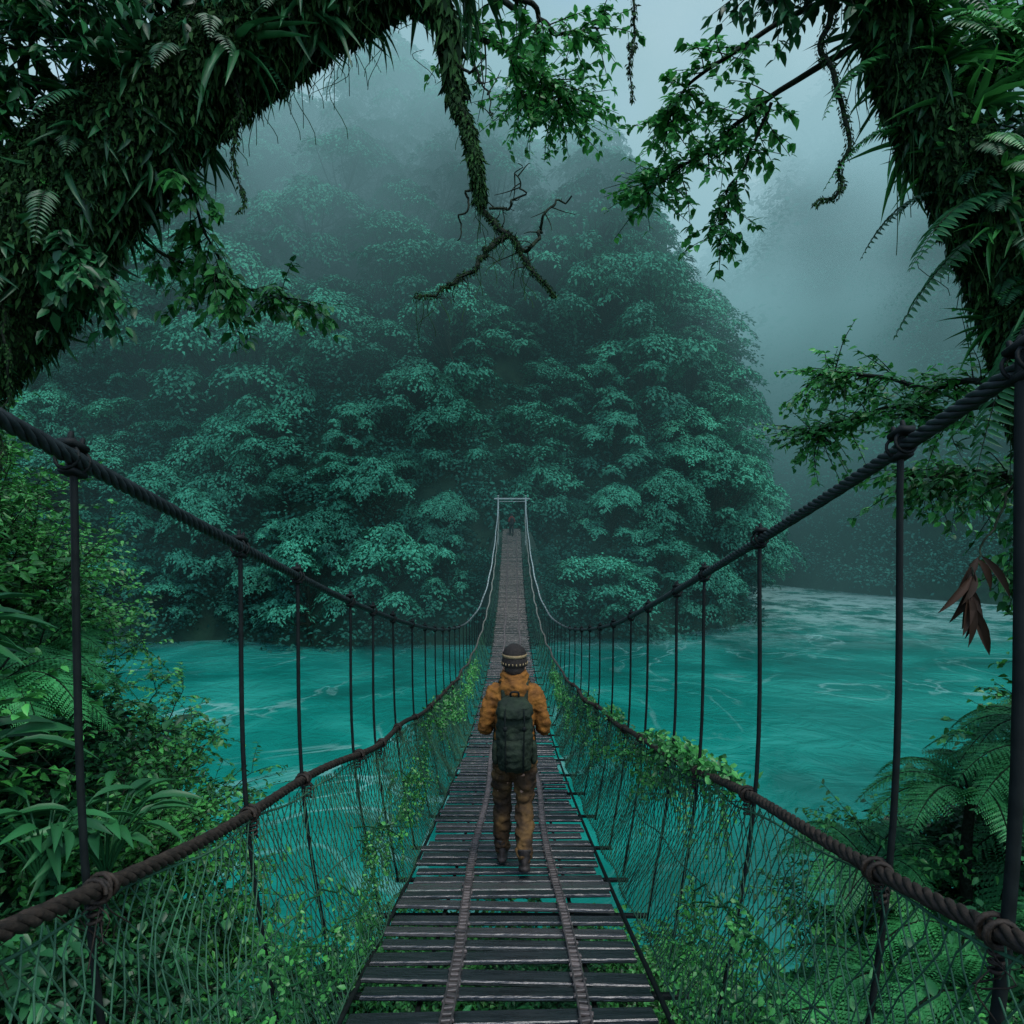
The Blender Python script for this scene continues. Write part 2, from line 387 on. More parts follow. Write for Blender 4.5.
k = (z > -10) & (np.abs(x) < y * .82 + 10) & (gz > -.5) & ~((x < 36) & (y < 150)); x, y, z = x[k], y[k], z[k]
PR = (1.8 + y / 60) * r.uniform(.7, 1.3, len(x)); print('far slope', len(x))
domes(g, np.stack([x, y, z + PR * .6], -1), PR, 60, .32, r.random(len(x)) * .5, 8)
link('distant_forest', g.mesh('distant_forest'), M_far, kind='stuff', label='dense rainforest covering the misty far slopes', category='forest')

# ------------------------------------------------------------------ bridge
L0, L1 = -1.5, 55.5
def deck(y): return -5.2 + 3.7 * ((np.asarray(y, float) - 27.5) / 27.5) ** 2
def cable_z(y, side):
    y = np.asarray(y, float)
    z = -3.3 + 3.9 * ((y - 27.5) / 27.5) ** 2
    if side > 0: z = z + .16 * np.clip(1 - y / 7, 0, 1.2)
    return z
HX, RX, DX = 1.1, 1.05, .74
bridge = link('suspension_bridge', None, loc=(0, 0, 0), label='long rope and plank suspension footbridge with mesh sides over the river', category='bridge')
def rope_geo(path_fn, y0, y1, r, strands, pitch, step=.03, seg=6):
    g = Geo()
    y = np.arange(y0, y1, step); P = path_fn(y)
    T = nz(np.gradient(P, axis=0)); A = nz(np.cross(T, V(1, 0, 0))); B = np.cross(T, A)
    ph = y / pitch * 2 * np.pi
    rv = r * (1 + .45 * sstep(14, 40, y))
    fr = {3: .52, 4: .44, 5: .40, 6: .36}[strands]
    for k in range(strands):
        a = ph + k * 2 * np.pi / strands
        Q = P + (A * np.cos(a)[:, None] + B * np.sin(a)[:, None]) * (rv * (1 - fr))[:, None]
        tubes(g, Q, rv * fr, seg)
    return g
for sd in (-1, 1):
    def cp(y, sd=sd): return np.stack([np.full_like(y, sd * HX) + .012 * np.sin(y * .9), y, cable_z(y, sd)], -1)
    g = rope_geo(cp, L0, L1 + .2, .022, 5, .2)
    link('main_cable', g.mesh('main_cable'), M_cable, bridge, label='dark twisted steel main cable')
    def hp(y, sd=sd): return np.stack([np.full_like(y, sd * RX) + .02 * np.sin(y * 1.7 + sd), y, deck(y) + 1.0 + .018 * np.sin(y * 2.3 + sd)], -1)
    g = rope_geo(hp, L0, L1, .024, 4, .17)
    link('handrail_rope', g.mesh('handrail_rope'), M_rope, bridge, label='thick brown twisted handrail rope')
hl = [.85, 1.71, 2.76, 3.5, 4.64, 5.4, 6.3, 7.5]; hr = [.8, 1.47, 1.93, 3.03, 3.9, 4.55, 5.5, 6.3, 7.4]
while hl[-1] < 53: hl.append(hl[-1] + 1.12)
while hr[-1] < 53: hr.append(hr[-1] + 1.12)
for sd, lst in ((-1, hl), (1, hr)):
    for k, y in enumerate(lst):
        zt = float(cable_z(y, sd)); zd = float(deck(y)) - .1
        thick = .014 if (sd > 0 and abs(y - 1.47) < .01) else .0095
        g = Geo()
        P = catmull([(sd * HX, y, zt + .05), (sd * (HX - .03), y + rng.normal(0, .012), (zt + zd) / 2), (sd * .90, y + rng.normal(0, .02), zd)], 14)
        tubes(g, P, thick, 7, cap=True)
        h = link('hanger', g.mesh('hanger'), M_rod, bridge)
        if k < 14:
            g = Geo()
            slope = math.atan(float(cable_z(y + .01, sd) - cable_z(y - .01, sd)) / .02)
            R = rotm('x', slope)
            box(g, (sd * HX, y, zt + .036), (.045, .07, .02), R, bev=.005)
            box(g, (sd * HX, y, zt - .032), (.04, .06, .018), R, bev=.005)
            for dy in (-.024, .024):
                a = np.linspace(0, 2 * np.pi, 15); c = np.stack([np.cos(a) * .029, a * 0 + dy, np.sin(a) * .029], -1) @ R.T + V(sd * HX, y, zt)
                tubes(g, c, .005, 6)
                q = (R @ V(.0, dy, .062)) + V(sd * HX, y, zt); q2 = (R @ V(.0, dy, .04)) + V(sd * HX, y, zt)
                tubes(g, np.array([q2, (q + q2) / 2, q]), .007, 6, cap=True)
            link('clamp', g.mesh('clamp'), M_rod, h, label='bolted iron cable clamp')
            g = Geo(); zr = float(deck(y)) + 1.0 + .018 * math.sin(y * 2.3 + sd); xr = sd * RX + .02 * math.sin(y * 1.7 + sd)
            turns = 4; a = np.linspace(0, turns * 2 * np.pi, turns * 12)
            c = np.stack([np.cos(a) * (.031 + .005 * np.sin(a * .37)), np.linspace(-.028, .028, len(a)) + .008 * np.sin(a * .5), np.sin(a) * .031], -1) + V(xr, y, zr)
            tubes(g, c, .006, 6)
            c = np.stack([np.cos(a) * .015, np.sin(a) * .015, np.linspace(-.055, .02, len(a))], -1) + V(sd * 1.045, y, zr - .04)
            tubes(g, c, .005, 5)
            for q in range(6):
                e = V(xr, y, zr - .03) + rng.normal(0, .022, 3)
                tubes(g, catmull([e, e + V(rng.normal(0, .03), rng.normal(0, .04), -.03), e + V(rng.normal(0, .04), rng.normal(0, .05), -rng.uniform(.05, .14))], 7), .002, 4)
            link('lashing', g.mesh('lashing'), M_rope, h, label='dark rope lashing wound around handrail')
g = Geo()
y = -1.2
while y < L1:
    w = rng.uniform(.10, .135); zd = float(deck(y)); sl = math.atan(float(deck(y + .1) - deck(y - .1)) / .2)
    R = rotm('x', sl + rng.normal(0, .035)) @ rotm('z', rng.normal(0, .015)) @ rotm('y', rng.normal(0, .008))
    box(g, (-.035 + rng.normal(0, .014), y, zd - .014 + rng.normal(0, .006)), (1.44 + rng.normal(0, .035), w, .024), R, tint=rng.random(), bev=.006)
    y += w + rng.uniform(.065, .095)
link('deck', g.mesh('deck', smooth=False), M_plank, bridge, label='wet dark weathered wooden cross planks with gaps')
for xx, w in ((-.31, .062), (.32, .062)):
    g = Geo(); y = -1.2
    while y < L1:
        zd = float(deck(y)); sl = math.atan(float(deck(y + .1) - deck(y - .1)) / .2)
        ox = xx + .018 * math.sin(y * 1.3 + xx * 9)
        box(g, (ox + rng.normal(0, .004), y, zd + .012), (w * rng.uniform(.85, 1.15), .030, .016), rotm('x', sl) @ rotm('z', rng.normal(0, .2)), tint=rng.random(), bev=.004)
        y += .058
    yy = np.arange(-1.2, L1, .12)
    for o in (-w / 2 + .006, w / 2 - .006):
        tubes(g, np.stack([xx + .018 * np.sin(yy * 1.3 + xx * 9) + o, yy, deck(yy) + .018], -1), .006, 5, tint=.2)
    link('runner_batten', g.mesh('runner_batten', smooth=False), M_batten, bridge, label='narrow slatted runner strip worn pale')
g = Geo()
yy = np.arange(L0, L1 + .1, .25)
for xx in (-.78, .72, -.45, .40):
    tubes(g, np.stack([np.full_like(yy, xx), yy, deck(yy) - (.02 if abs(xx) > .65 else .055)], -1), .014, 7)
link('deck_rope', g.mesh('deck_rope'), M_rod, bridge, label='dark carrier cables under the planks')
for y in hl:
    g = Geo(); box(g, (0, y, float(deck(y)) - .10), (1.84, .03, .03), bev=.006)
    link('cross_beam', g.mesh('cross_beam', smooth=False), M_rod, bridge, label='dark cross beam carrying the deck')
for sd in (-1, 1):
    g = Geo()
    def netp(s, h):
        bulge = .05 * np.sin(h * np.pi) * sd
        x = sd * (DX + .04 + (RX - DX - .04) * h) + bulge + .015 * np.sin(s * 5 + h * 9)
        return np.stack([x, s, deck(s) + h * 1.0 - .02 + .012 * np.sin(s * 7.3)], -1)
    K = 11; hh = np.linspace(0, 1, K)
    for dr in (-1, 1):
        s0 = np.concatenate([np.arange(-1.5, 13, .066), np.arange(13, 24, .2), np.arange(24, L1 - .5, 1.0)])
        S = s0[:, None] + dr * .6 * (hh[None] - .5) + .3 + .015 * rng.normal(size=(len(s0), K)); Hh = np.broadcast_to(hh, S.shape) + .010 * rng.normal(size=S.shape)
        P = netp(S, np.clip(Hh, 0, 1)); tubes(g, P, .0028, 4)
    ss = np.arange(L0, L1, .15)
    for h in (.02, .5, .97): tubes(g, netp(ss, np.full_like(ss, h)), .005, 4)
    link('side_net', g.mesh('side_net'), M_net, bridge, label='diamond mesh net between handrail and deck')
g = Geo()
for sd in (-1, 1):
    box(g, (sd * 1.12, 55.6, -.75), (.12, .13, 3.9), bev=.02)
box(g, (0, 55.6, 1.08), (2.9, .14, .12), bev=.02)
box(g, (0, 55.6, .86), (2.3, .06, .05), bev=.01)
for sd in (-1, 1): box(g, (sd * 1.12, 55.6, 1.31), (.15, .15, .1), bev=.03)
link('gate_tower', g.mesh('gate_tower', smooth=False), M_gate, bridge, label='pale wooden gate frame at bridge end')
g = Geo()
stack(g, [(0, 59.2, -13, 3.4, 3.6), (0, 59.2, -8, 3.0, 3.6), (.1, 59.2, -4, 2.3, 3.5), (0, 59.2, -2.2, 1.7, 3.5), (0, 59.2, -1.75, 1.5, 3.3)], 28, sq=2.6)
for a in g.v: a += np.stack([fbm(a[:, 1], a[:, 2], 1.1), fbm(a[:, 0], a[:, 2], 1.3), 0 * a[:, 0]], -1) * .25
link('landing_rock', g.mesh('landing_rock'), M_rock, label='mossy rock buttress carrying the bridge landing', category='rock')

# ------------------------------------------------------------------ climbing vines on the net
def net_vine(sd, s0, s1, name, nleaf, seed, hbase=.85, leafL=.05):
    r = np.random.default_rng(seed); gw, gl = Geo(), Geo()
    for q in range(5):
        n = 60; s = np.linspace(s0, s1, n) + r.normal(0, .03, n)
        h = np.clip(hbase + .13 * np.sin(s * r.uniform(1, 3) + r.random() * 6) + .1 * r.normal() + r.normal(0, .02, n), .03, 1.04)
        P = np.stack([sd * (DX + .04 + (RX - DX) * h) + r.normal(0, .015, n), s, deck(s) + h], -1)
        P = catmull(P[::3], 60)
        tubes(gw, P, .0045, 5)
        k = (60 * np.clip(.5 + .22 * r.normal(size=nleaf // 5) * r.choice([.4, 1.3]) + r.normal() * .15, 0, .99)).astype(int)
        pp = P[k] + r.normal(0, .035, (len(k), 3))
        leaves(gl, pp, r.normal(0, 1, (len(k), 3)) + V(0, -.2, -.4), r.normal(0, .5, (len(k), 3)) + V(-sd * .3, -.5, .8), leafL * r.uniform(.5, 1.4, len(k)), leafL * .7 * r.uniform(.6, 1.2, len(k)), 2, r.random(len(k)))
        for w in range(10):
            a = P[int(r.integers(0, 60))]; b_ = a + V(r.normal(0, .05), r.normal(0, .06), -r.uniform(.1, .5))
            C = catmull([a, (a + b_) / 2 + r.normal(0, .03, 3), b_], 12); tubes(gw, C, .002, 4)
            leaves(gl, np.repeat(C, 2, 0), r.normal(0, 1, (24, 3)) + V(0, 0, -.6), r.normal(0, .5, (24, 3)) + V(0, -.5, .8), leafL * r.uniform(.4, .9, 24), leafL * .45, 2)
    e = link(name, None, loc=(0, 0, 0), label='green leafy vine climbing along bridge handrail and net', category='vine', group='vines on the bridge')
    link('stem', gw.mesh('vine_stem'), M_dark, e); link('foliage', gl.mesh('vine_foliage'), M_leaf, e)
net_vine(1, 3.3, 5.6, 'climbing_vine', 1300, 1, .97, .042)
net_vine(1, 5.0, 11, 'climbing_vine', 900, 2, .85, .04)
net_vine(-1, 4.2, 8, 'climbing_vine', 350, 3, .5, .034)
net_vine(-1, 7.5, 13, 'climbing_vine', 600, 4, .8, .045)
net_vine(-1, 2.2, 4.4, 'climbing_vine', 160, 5, .3, .032)
net_vine(1, 2.2, 3.6, 'climbing_vine', 160, 6, .3, .032)
net_vine(1, 9, 18, 'climbing_vine', 700, 7, .7)
net_vine(-1, 11, 20, 'climbing_vine', 700, 8, .6)

# ------------------------------------------------------------------ near plants
def leafy_branch(gw, gl, pts, r0, ntwig, twig, lpt, ll, lw, droop=.3, spread=1.0, start=.25, tb=(0, 1)):
    C = wob(catmull(pts, 40), r0 * 1.2); tubes(gw, C, np.linspace(r0, r0 * .25, 40), 7)
    T = nz(np.gradient(C, axis=0)); LP, LD, LN = [], [], []
    for k in range(ntwig):
        u = start + (1 - start) * rng.random() if k > ntwig * .1 else 1.0
        i = min(39, int(u * 39)); p = C[i]
        d = nz(T[i] * .5 + rand_unit(1)[0] * spread * V(1, 1, .6) + V(0, 0, -droop))
        L = twig * rng.uniform(.5, 1.3)
        q = [p, p + d * L * .5 + rng.normal(0, .04, 3) * L, p + d * L + V(0, 0, -droop * L * .4)]
        tw = catmull(q, 10); tubes(gw, tw, np.linspace(max(.004, r0 * .22), .0022, 10), 4)
        ids = rng.integers(2, 10, lpt); pp = tw[ids]
        tt = nz(np.gradient(tw, axis=0))[ids]
        sgn = rng.choice([-1, 1], lpt)[:, None]
        sdv = nz(np.cross(tt, V(0, 0, 1)) + .01)
        LP.append(pp + rng.normal(0, .01, (lpt, 3))); LD.append(tt * .5 + sdv * sgn + rng.normal(0, .3, (lpt, 3)) + V(0, 0, -droop)); LN.append(rng.normal(0, .35, (lpt, 3)) + V(0, -.35, 1))
    LP, LD, LN = map(np.concatenate, (LP, LD, LN)); m = len(LP)
    tint = tb[0] + (tb[1] - tb[0]) * rng.random(m)
    leaves(gl, LP, LD, LN, ll * rng.uniform(.6, 1.3, m), lw * rng.uniform(.7, 1.2, m), 2, tint)

def frond(g, gw, base, d, L, W, npair=26, droop=.6, narrow=.09, bip=False, tint=None):
    d = nz(d); n = 24; u = np.linspace(0, 1, n)[:, None]
    P = base + d * L * u + V(0, 0, -1) * droop * L * u ** 2.2
    tubes(gw, P, np.linspace(.006, .0015, n) * (L / .8), 4)
    T = nz(np.gradient(P, axis=0)); S = nz(np.cross(T, V(0, 0, 1)) + 1e-4); U = np.cross(S, T)
    t = np.linspace(.12, .98, npair); idx = t * (n - 1); i0 = idx.astype(int); fr = (idx - i0)[:, None]
    Pp = P[i0] * (1 - fr) + P[np.minimum(i0 + 1, n - 1)] * fr
    prof = np.sin(np.pi * np.clip(t * .92 + .06, 0, 1)) ** .7 * (1 - .35 * t)
    tt = .5 if tint is None else tint
    for s in (-1, 1):
        D = S[i0] * s + T[i0] * .45 + V(0, 0, -.12) + rng.normal(0, .05, (npair, 3)); Lp = W * prof * rng.uniform(.85, 1.1, npair)
        if not bip:
            leaves(g, Pp, D, U[i0] + rng.normal(0, .12, (npair, 3)), Lp, narrow * W + Lp * .12, 2, np.clip(tt + rng.normal(0, .15, npair), 0, 1))
        else:
            D = nz(D); m = 9
            for q in range(m):
                a = (q + .5) / m; PP = Pp + D * (Lp * a)[:, None] + V(0, 0, -.15) * (Lp * a * a)[:, None]
                for s2 in (-1, 1):
                    dd = T[i0] * s2 + D * .5; ll = Lp * .26 * (1 - .7 * a) + .004
                    leaves(g, PP, dd, U[i0] + rng.normal(0, .15, (npair, 3)), ll, ll * .45, 1, np.clip(tt + rng.normal(0, .15, npair), 0, 1))

def moss_coat(g, C, R, n, size=.05, hang=.0, long=1.0):
    K = len(C); i = rng.integers(0, K - 1, n); T = nz(np.gradient(C, axis=0))[i]
    d = rand_unit(n); d = nz(d - T * (d * T).sum(1, keepdims=True))
    p = C[i] + (C[i + 1] - C[i]) * rng.random((n, 1)) + d * (R[i] * rng.uniform(.92, 1.16, n))[:, None]
    D = d * .6 + rng.normal(0, .4, (n, 3)) + V(0, 0, -hang)
    leaves(g, p, D, d + rng.normal(0, .5, (n, 3)), size * rng.uniform(.5, 1.6, n) * long, size * .45, 1, rng.random(n))
def straps(g, C, R, n, L, W, down=1.0, under=True, tint=(0, 1)):
    K = len(C); i = rng.integers(0, K - 1, n)
    d = rand_unit(n) * V(1, 1, .6)
    if under: d[:, 2] = -np.abs(d[:, 2])
    d = nz(d); p = C[i] + d * R[i][:, None] * .95
    leaves(g, p, d * .8 + V(0, 0, -down) + rng.normal(0, .35, (n, 3)), d + rng.normal(0, .5, (n, 3)), L * rng.uniform(.4, 1.4, n), W * rng.uniform(.6, 1.3, n), 3, tint[0] + (tint[1] - tint[0]) * rng.random(n), droop=.35)
def rosettes(g, C, R, n, L, W, seed):
    r = np.random.default_rng(seed)
    for k in range(n):
        i = int(r.integers(0, len(C))); d = nz(r.normal(size=3) * V(1, 1, .7) + V(0, -.5, .1)); b0 = C[i] + d * R[i]
        m = int(r.integers(7, 13)); D = d * .7 + r.normal(0, .6, (m, 3)) + V(0, 0, .25)
        s = r.uniform(.6, 1.3)
        leaves(g, np.tile(b0, (m, 1)), D, V(0, 0, 1) + r.normal(0, .3, (m, 3)), L * s * r.uniform(.7, 1.2, m), W * s, 3, np.clip(r.random() * .7 + r.random(m) * .3, 0, 1), droop=.75)

def rough_trunk(g, C, R, seg=22, amp=.12):
    gg = Geo(); tubes(gg, C, R, seg); v = gg.v[0].reshape(len(C), seg, 3)
    for a in range(len(C)):
        for b_ in range(seg):
            p = v[a, b_]; nn = mnoise.noise(Vector(p * 2.2)) + .5 * mnoise.noise(Vector(p * 6))
            v[a, b_] = C[a] + (p - C[a]) * (1 + amp * 1.6 * nn)
    g.add(v, gg.f[0])

tree = link('overhanging_tree', None, loc=(-5.4, 4.2, -3), label='moss-covered tree leaning over bridge, trunk draped with epiphytes', category='tree')
gw, gm, gl, gd = Geo(), Geo(), Geo(), Geo()
C = catmull([(-5.4, 4.2, -3.2), (-5.0, 4.3, -1.0), (-4.3, 4.5, .55), (-3.4, 4.55, 1.5), (-2.9, 4.55, 2.15), (-2.3, 4.55, 2.75), (-1.7, 4.6, 3.2), (-1.1, 4.6, 3.5), (-.2, 4.6, 3.8), (.9, 4.7, 4.1)], 90)
R = np.interp(np.linspace(0, 1, 90), [0, .3, .55, .75, .9, 1], [.6, .40, .31, .22, .11, .06])
rough_trunk(gw, C, R)
moss_coat(gm, C[20:], R[20:], 120000, .030, .5)
moss_coat(gm, C[20:], R[20:] * 1.02, 14000, .06, 1.6, 1.3)
straps(gd, C[26:], R[26:], 1700, .13, .032)
straps(gd, C[26:], R[26:] * 1.03, 500, .09, .035, .4, under=False)
straps(gl, C[30:80], R[30:80], 220, .09, .045, .3, under=False, tint=(0, .5))
straps(gd, C[25:50], R[25:50], 260, .26, .04, .8)
rosettes(gd, C[28:78], R[28:78], 34, .34, .045, 71)
rosettes(gl, C[28:78], R[28:78], 9, .26, .04, 72)
def B(pts, **k): leafy_branch(gw, k.pop('g', gl), pts, **k)
B([(-2.3, 4.55, 2.8), (-2.2, 4.7, 2.2), (-2.1, 4.9, 1.75)], r0=.02, ntwig=30, twig=.4, lpt=14, ll=.1, lw=.06, droop=.4, tb=(0, .6))
B([(-2.9, 4.5, 2.1), (-2.6, 4.9, 1.9), (-2.0, 5.2, 1.7), (-1.7, 5.3, 1.6)], r0=.018, ntwig=36, twig=.34, lpt=12, ll=.09, lw=.055, droop=.3, tb=(0, .6))
B([(-3.2, 4.5, 1.9), (-2.9, 4.3, 1.7), (-2.6, 4.2, 1.5)], r0=.018, ntwig=40, twig=.36, lpt=13, ll=.1, lw=.055, droop=.5, g=gd)
B([(-3.2, 4.5, 1.9), (-3.3, 4.2, 2.9), (-3.0, 4.1, 3.6)], r0=.05, ntwig=90, twig=.45, lpt=16, ll=.11, lw=.06, droop=.4)
B([(-2.9, 4.4, 2.3), (-3.0, 4.2, 2.8), (-2.6, 4.1, 3.2)], r0=.03, ntwig=60, twig=.4, lpt=15, ll=.1, lw=.05, droop=.4, g=gd)
B([(-2.4, 4.55, 3.0), (-2.5, 4.5, 3.4), (-1.9, 4.6, 3.75)], r0=.05, ntwig=80, twig=.5, lpt=16, ll=.11, lw=.05, droop=.5, g=gd)
B([(-1.2, 4.6, 3.6), (-.6, 5.2, 3.75), (.1, 5.8, 3.8), (.5, 6.2, 3.75)], r0=.035, ntwig=80, twig=.48, lpt=18, ll=.068, lw=.046, droop=.15, tb=(.35, 1), start=.35)
B([(-.4, 4.6, 3.8), (.1, 5.6, 3.95), (.2, 6.3, 3.9), (.45, 6.6, 3.85)], r0=.03, ntwig=70, twig=.5, lpt=16, ll=.068, lw=.046, droop=.15, tb=(.4, 1), start=.4)
B([(-.2, 4.6, 3.8), (.2, 5.2, 3.75), (.75, 5.6, 3.95)], r0=.03, ntwig=30, twig=.35, lpt=14, ll=.08, lw=.05, droop=.3, tb=(.3, 1))
for k in range(34):
    i = int(rng.integers(22, 66)); d = rand_unit(1)[0]; d[2] = abs(d[2]) * .5 - .1; d[1] = -abs(d[1])
    frond(gd, gw, C[i] + d * R[i], d, rng.uniform(.3, .55), .11, 22, .9, .08, tint=rng.uniform(.0, .45))
def twig(pts, r0, r1, n=36, w=.02):
    c = wob(catmull(pts, n), w, 5); tubes(gw, c, np.linspace(r0, r1, n), 7); return c
D1 = twig([(-.6, 4.6, 3.68), (-.42, 4.55, 3.2), (-.33, 4.55, 2.75), (-.28, 4.5, 2.35), (-.2, 4.5, 2.05), (-.02, 4.5, 1.85), (.08, 4.5, 1.6), (.33, 4.5, 1.42)], .04, .009, 70)
D2 = twig([(-.02, 4.5, 1.84), (-.16, 4.48, 1.72), (-.3, 4.45, 1.55), (-.46, 4.45, 1.45), (-.62, 4.4, 1.38)], .022, .006)
D3 = twig([(.03, 4.5, 1.72), (.16, 4.52, 1.78), (.22, 4.55, 1.98), (.4, 4.55, 2.12)], .016, .005)
D4 = twig([(-.25, 4.5, 2.2), (-.3, 4.45, 2.0), (-.36, 4.45, 1.78)], .010, .004)
D5 = twig([(-.15, 4.5, 2.0), (0, 4.5, 2.02), (.06, 4.5, 2.15), (.02, 4.5, 2.3)], .010, .003)
D6 = twig([(-.4, 4.55, 3.0), (-.2, 4.5, 2.85), (-.12, 4.5, 2.6)], .012, .003)
for c in (D1[25:], D2, D3, D5, D6):
    for k in range(9):
        i = int(rng.integers(3, len(c))); e = c[i] + rng.normal(0, .1, 3) * V(1, .6, 1); tubes(gw, catmull([c[i], (c[i] + e) / 2 + rng.normal(0, .012, 3), e], 6), np.linspace(.005, .002, 6), 4)
moss_coat(gm, D1[:40], np.linspace(.05, .028, 40), 3400, .035, 1.4, 1.3)
moss_coat(gm, D1[:20], np.linspace(.07, .03, 20), 700, .08, 2, 1.3)
moss_coat(gm, D1[40:], np.linspace(.022, .010, 30), 900, .018, .6)
moss_coat(gm, D2, np.full(36, .015), 800, .018, .6)
P0 = C[rng.integers(28, 80, 200)] + rng.normal(0, .12, (200, 3)); Ls = rng.uniform(.15, .55, 200)
uu = np.linspace(0, 1, 8); P = P0[:, None] + np.stack([.05 * np.sin(uu * 5)[None] * rng.normal(0, 1, (200, 1)), .03 * np.sin(uu * 4)[None] * rng.normal(0, 1, (200, 1)), -uu[None] * Ls[:, None] - .15], -1)
tubes(gm, P, .0025, 4, tint=rng.random(200))
P0 = np.concatenate([D1[rng.integers(0, 62, 60)], D2[rng.integers(4, 36, 14)]]); Ls = rng.uniform(.05, .35, 74)
P = P0[:, None] + np.stack([.03 * np.sin(uu * 5)[None] * rng.normal(0, 1, (74, 1)), .03 * np.sin(uu * 4)[None] * rng.normal(0, 1, (74, 1)), -uu[None] * Ls[:, None]], -1)
tubes(gm, P, .002, 4, tint=rng.random(74))
for x0, y0, L in ((.85, 4.7, 1.15), (-1.8, 4.4, 1.2), (-3.1, 4.2, 1.6)):
    z0 = 4.0 if x0 > 0 else float(np.interp(x0, C[:, 0], C[:, 2])); c = wob(np.linspace((x0, y0, z0), (x0 + rng.normal(0, .06), y0, z0 - L), 30), .03, 4)
    tubes(gw, c, np.linspace(.013, .004, 30), 6); moss_coat(gm, c, np.linspace(.02, .006, 30), 500, .028, 1.5)
def rel(e, o):
    o.location = -e.location; return o
rel(tree, link('trunk', gw.mesh('trunk'), M_bark, tree)); rel(tree, link('moss', gm.mesh('moss'), M_moss, tree, label='shaggy dark moss coat'))
rel(tree, link('crown', gl.mesh('crown'), M_leaf, tree)); rel(tree, link('epiphyte_leaves', gd.mesh('epiphyte_leaves'), M_dark, tree, label='strap-shaped dark epiphyte leaves and ferns'))

tree = link('mossy_tree', None, loc=(4.6, 4.6, -3), label='curved mossy tree beside bridge with hanging ferns and leafy boughs', category='tree')
gw, gm, gl, gd, gr = Geo(), Geo(), Geo(), Geo(), Geo()
C = catmull([(4.7, 4.6, -3.2), (4.4, 4.6, -1.2), (4.0, 4.55, .1), (3.65, 4.55, .8), (3.4, 4.55, 1.45), (3.1, 4.55, 2.1), (2.72, 4.55, 2.75), (2.5, 4.55, 3.4), (2.35, 4.6, 4.1)], 80)
R = np.interp(np.linspace(0, 1, 80), [0, .4, .7, 1], [.5, .26, .19, .14])
rough_trunk(gw, C, R)
moss_coat(gm, C[16:], R[16:], 80000, .030, .5); moss_coat(gm, C[16:], R[16:], 12000, .06, 1.6, 1.3)
straps(gd, C[24:], R[24:], 900, .13, .034)
straps(gl, C[28:75], R[28:75], 500, .09, .042, .2, under=False)
rosettes(gl, C[26:78], R[26:78], 26, .40, .045, 73)
rosettes(gd, C[26:78], R[26:78], 20, .45, .045, 74)
B([(2.6, 4.6, 3.3), (2.0, 5.0, 3.1), (1.5, 5.4, 2.85), (1.15, 5.6, 2.65)], r0=.028, ntwig=80, twig=.38, lpt=13, ll=.075, lw=.05, droop=.12, tb=(.3, 1), start=.35)
B([(2.5, 4.6, 3.6), (1.9, 4.9, 3.5), (1.4, 5.2, 3.3), (1.25, 5.4, 3.1)], r0=.026, ntwig=50, twig=.36, lpt=13, ll=.075, lw=.05, droop=.15, tb=(.2, 1), start=.4)
B([(1.9, 5.0, 3.0), (1.7, 5.2, 2.5), (1.6, 5.3, 2.15)], r0=.014, ntwig=28, twig=.28, lpt=12, ll=.075, lw=.05, droop=.15, tb=(.1, .9), start=.2)
B([(2.5, 4.6, 3.5), (2.1, 4.5, 3.6), (1.7, 4.5, 3.5)], r0=.03, ntwig=50, twig=.35, lpt=14, ll=.09, lw=.05, droop=.3, g=gd)
B([(2.9, 4.6, 2.6), (3.2, 4.6, 3.0), (3.5, 4.7, 3.4)], r0=.03, ntwig=120, twig=.5, lpt=15, ll=.1, lw=.055, droop=.25, tb=(0, .9))
B([(3.1, 4.6, 2.2), (3.5, 4.8, 2.5), (3.8, 4.9, 2.8)], r0=.03, ntwig=80, twig=.4, lpt=14, ll=.11, lw=.05, droop=.4, g=gd)
B([(3.2, 4.6, 1.9), (3.6, 4.5, 2.0), (3.9, 4.4, 1.9)], r0=.03, ntwig=90, twig=.45, lpt=14, ll=.1, lw=.05, droop=.4)
B([(3.6, 4.6, .9), (3.4, 5.4, 1.0), (3.1, 6.2, 1.25), (2.95, 6.6, 1.35)], r0=.03, ntwig=90, twig=.45, lpt=16, ll=.07, lw=.045, droop=.12, tb=(.2, 1), start=.2)
B([(3.6, 4.6, .8), (3.4, 5.4, .8), (3.15, 6.2, .85), (2.95, 6.6, .8)], r0=.03, ntwig=110, twig=.45, lpt=16, ll=.07, lw=.045, droop=.12, tb=(.1, .9), start=.2)
B([(3.9, 4.6, .3), (3.7, 5.4, .3), (3.6, 6.0, .35)], r0=.03, ntwig=90, twig=.5, lpt=15, ll=.08, lw=.048, droop=.35, tb=(0, .8), start=.2)
B([(4.0, 4.6, .1), (3.8, 4.5, -.1), (3.55, 4.6, -.3)], r0=.03, ntwig=80, twig=.4, lpt=15, ll=.085, lw=.05, droop=.5, tb=(0, .8), start=.2)
D1 = twig([(2.3, 4.5, 3.7), (2.1, 4.5, 3.3), (2.08, 4.5, 3.0), (2.19, 4.5, 2.62), (2.2, 4.5, 2.3), (2.12, 4.5, 2.1), (1.97, 4.5, 2.0)], .024, .007, 50)
moss_coat(gm, D1, np.linspace(.034, .010, 50), 1000, .024, 1.2)
for k in range(34):
    i = int(rng.integers(26, 74)); d = rand_unit(1)[0]; d[0] = d[0] * .7 - .3; d[2] = abs(d[2]) * .5; d[1] = -abs(d[1]) * .8
    frond(gl if k % 3 == 0 else gd, gw, C[i] + nz(d) * R[i], d, rng.uniform(.35, .7), .14, 26, .9, .06, tint=rng.uniform(.0, .6))
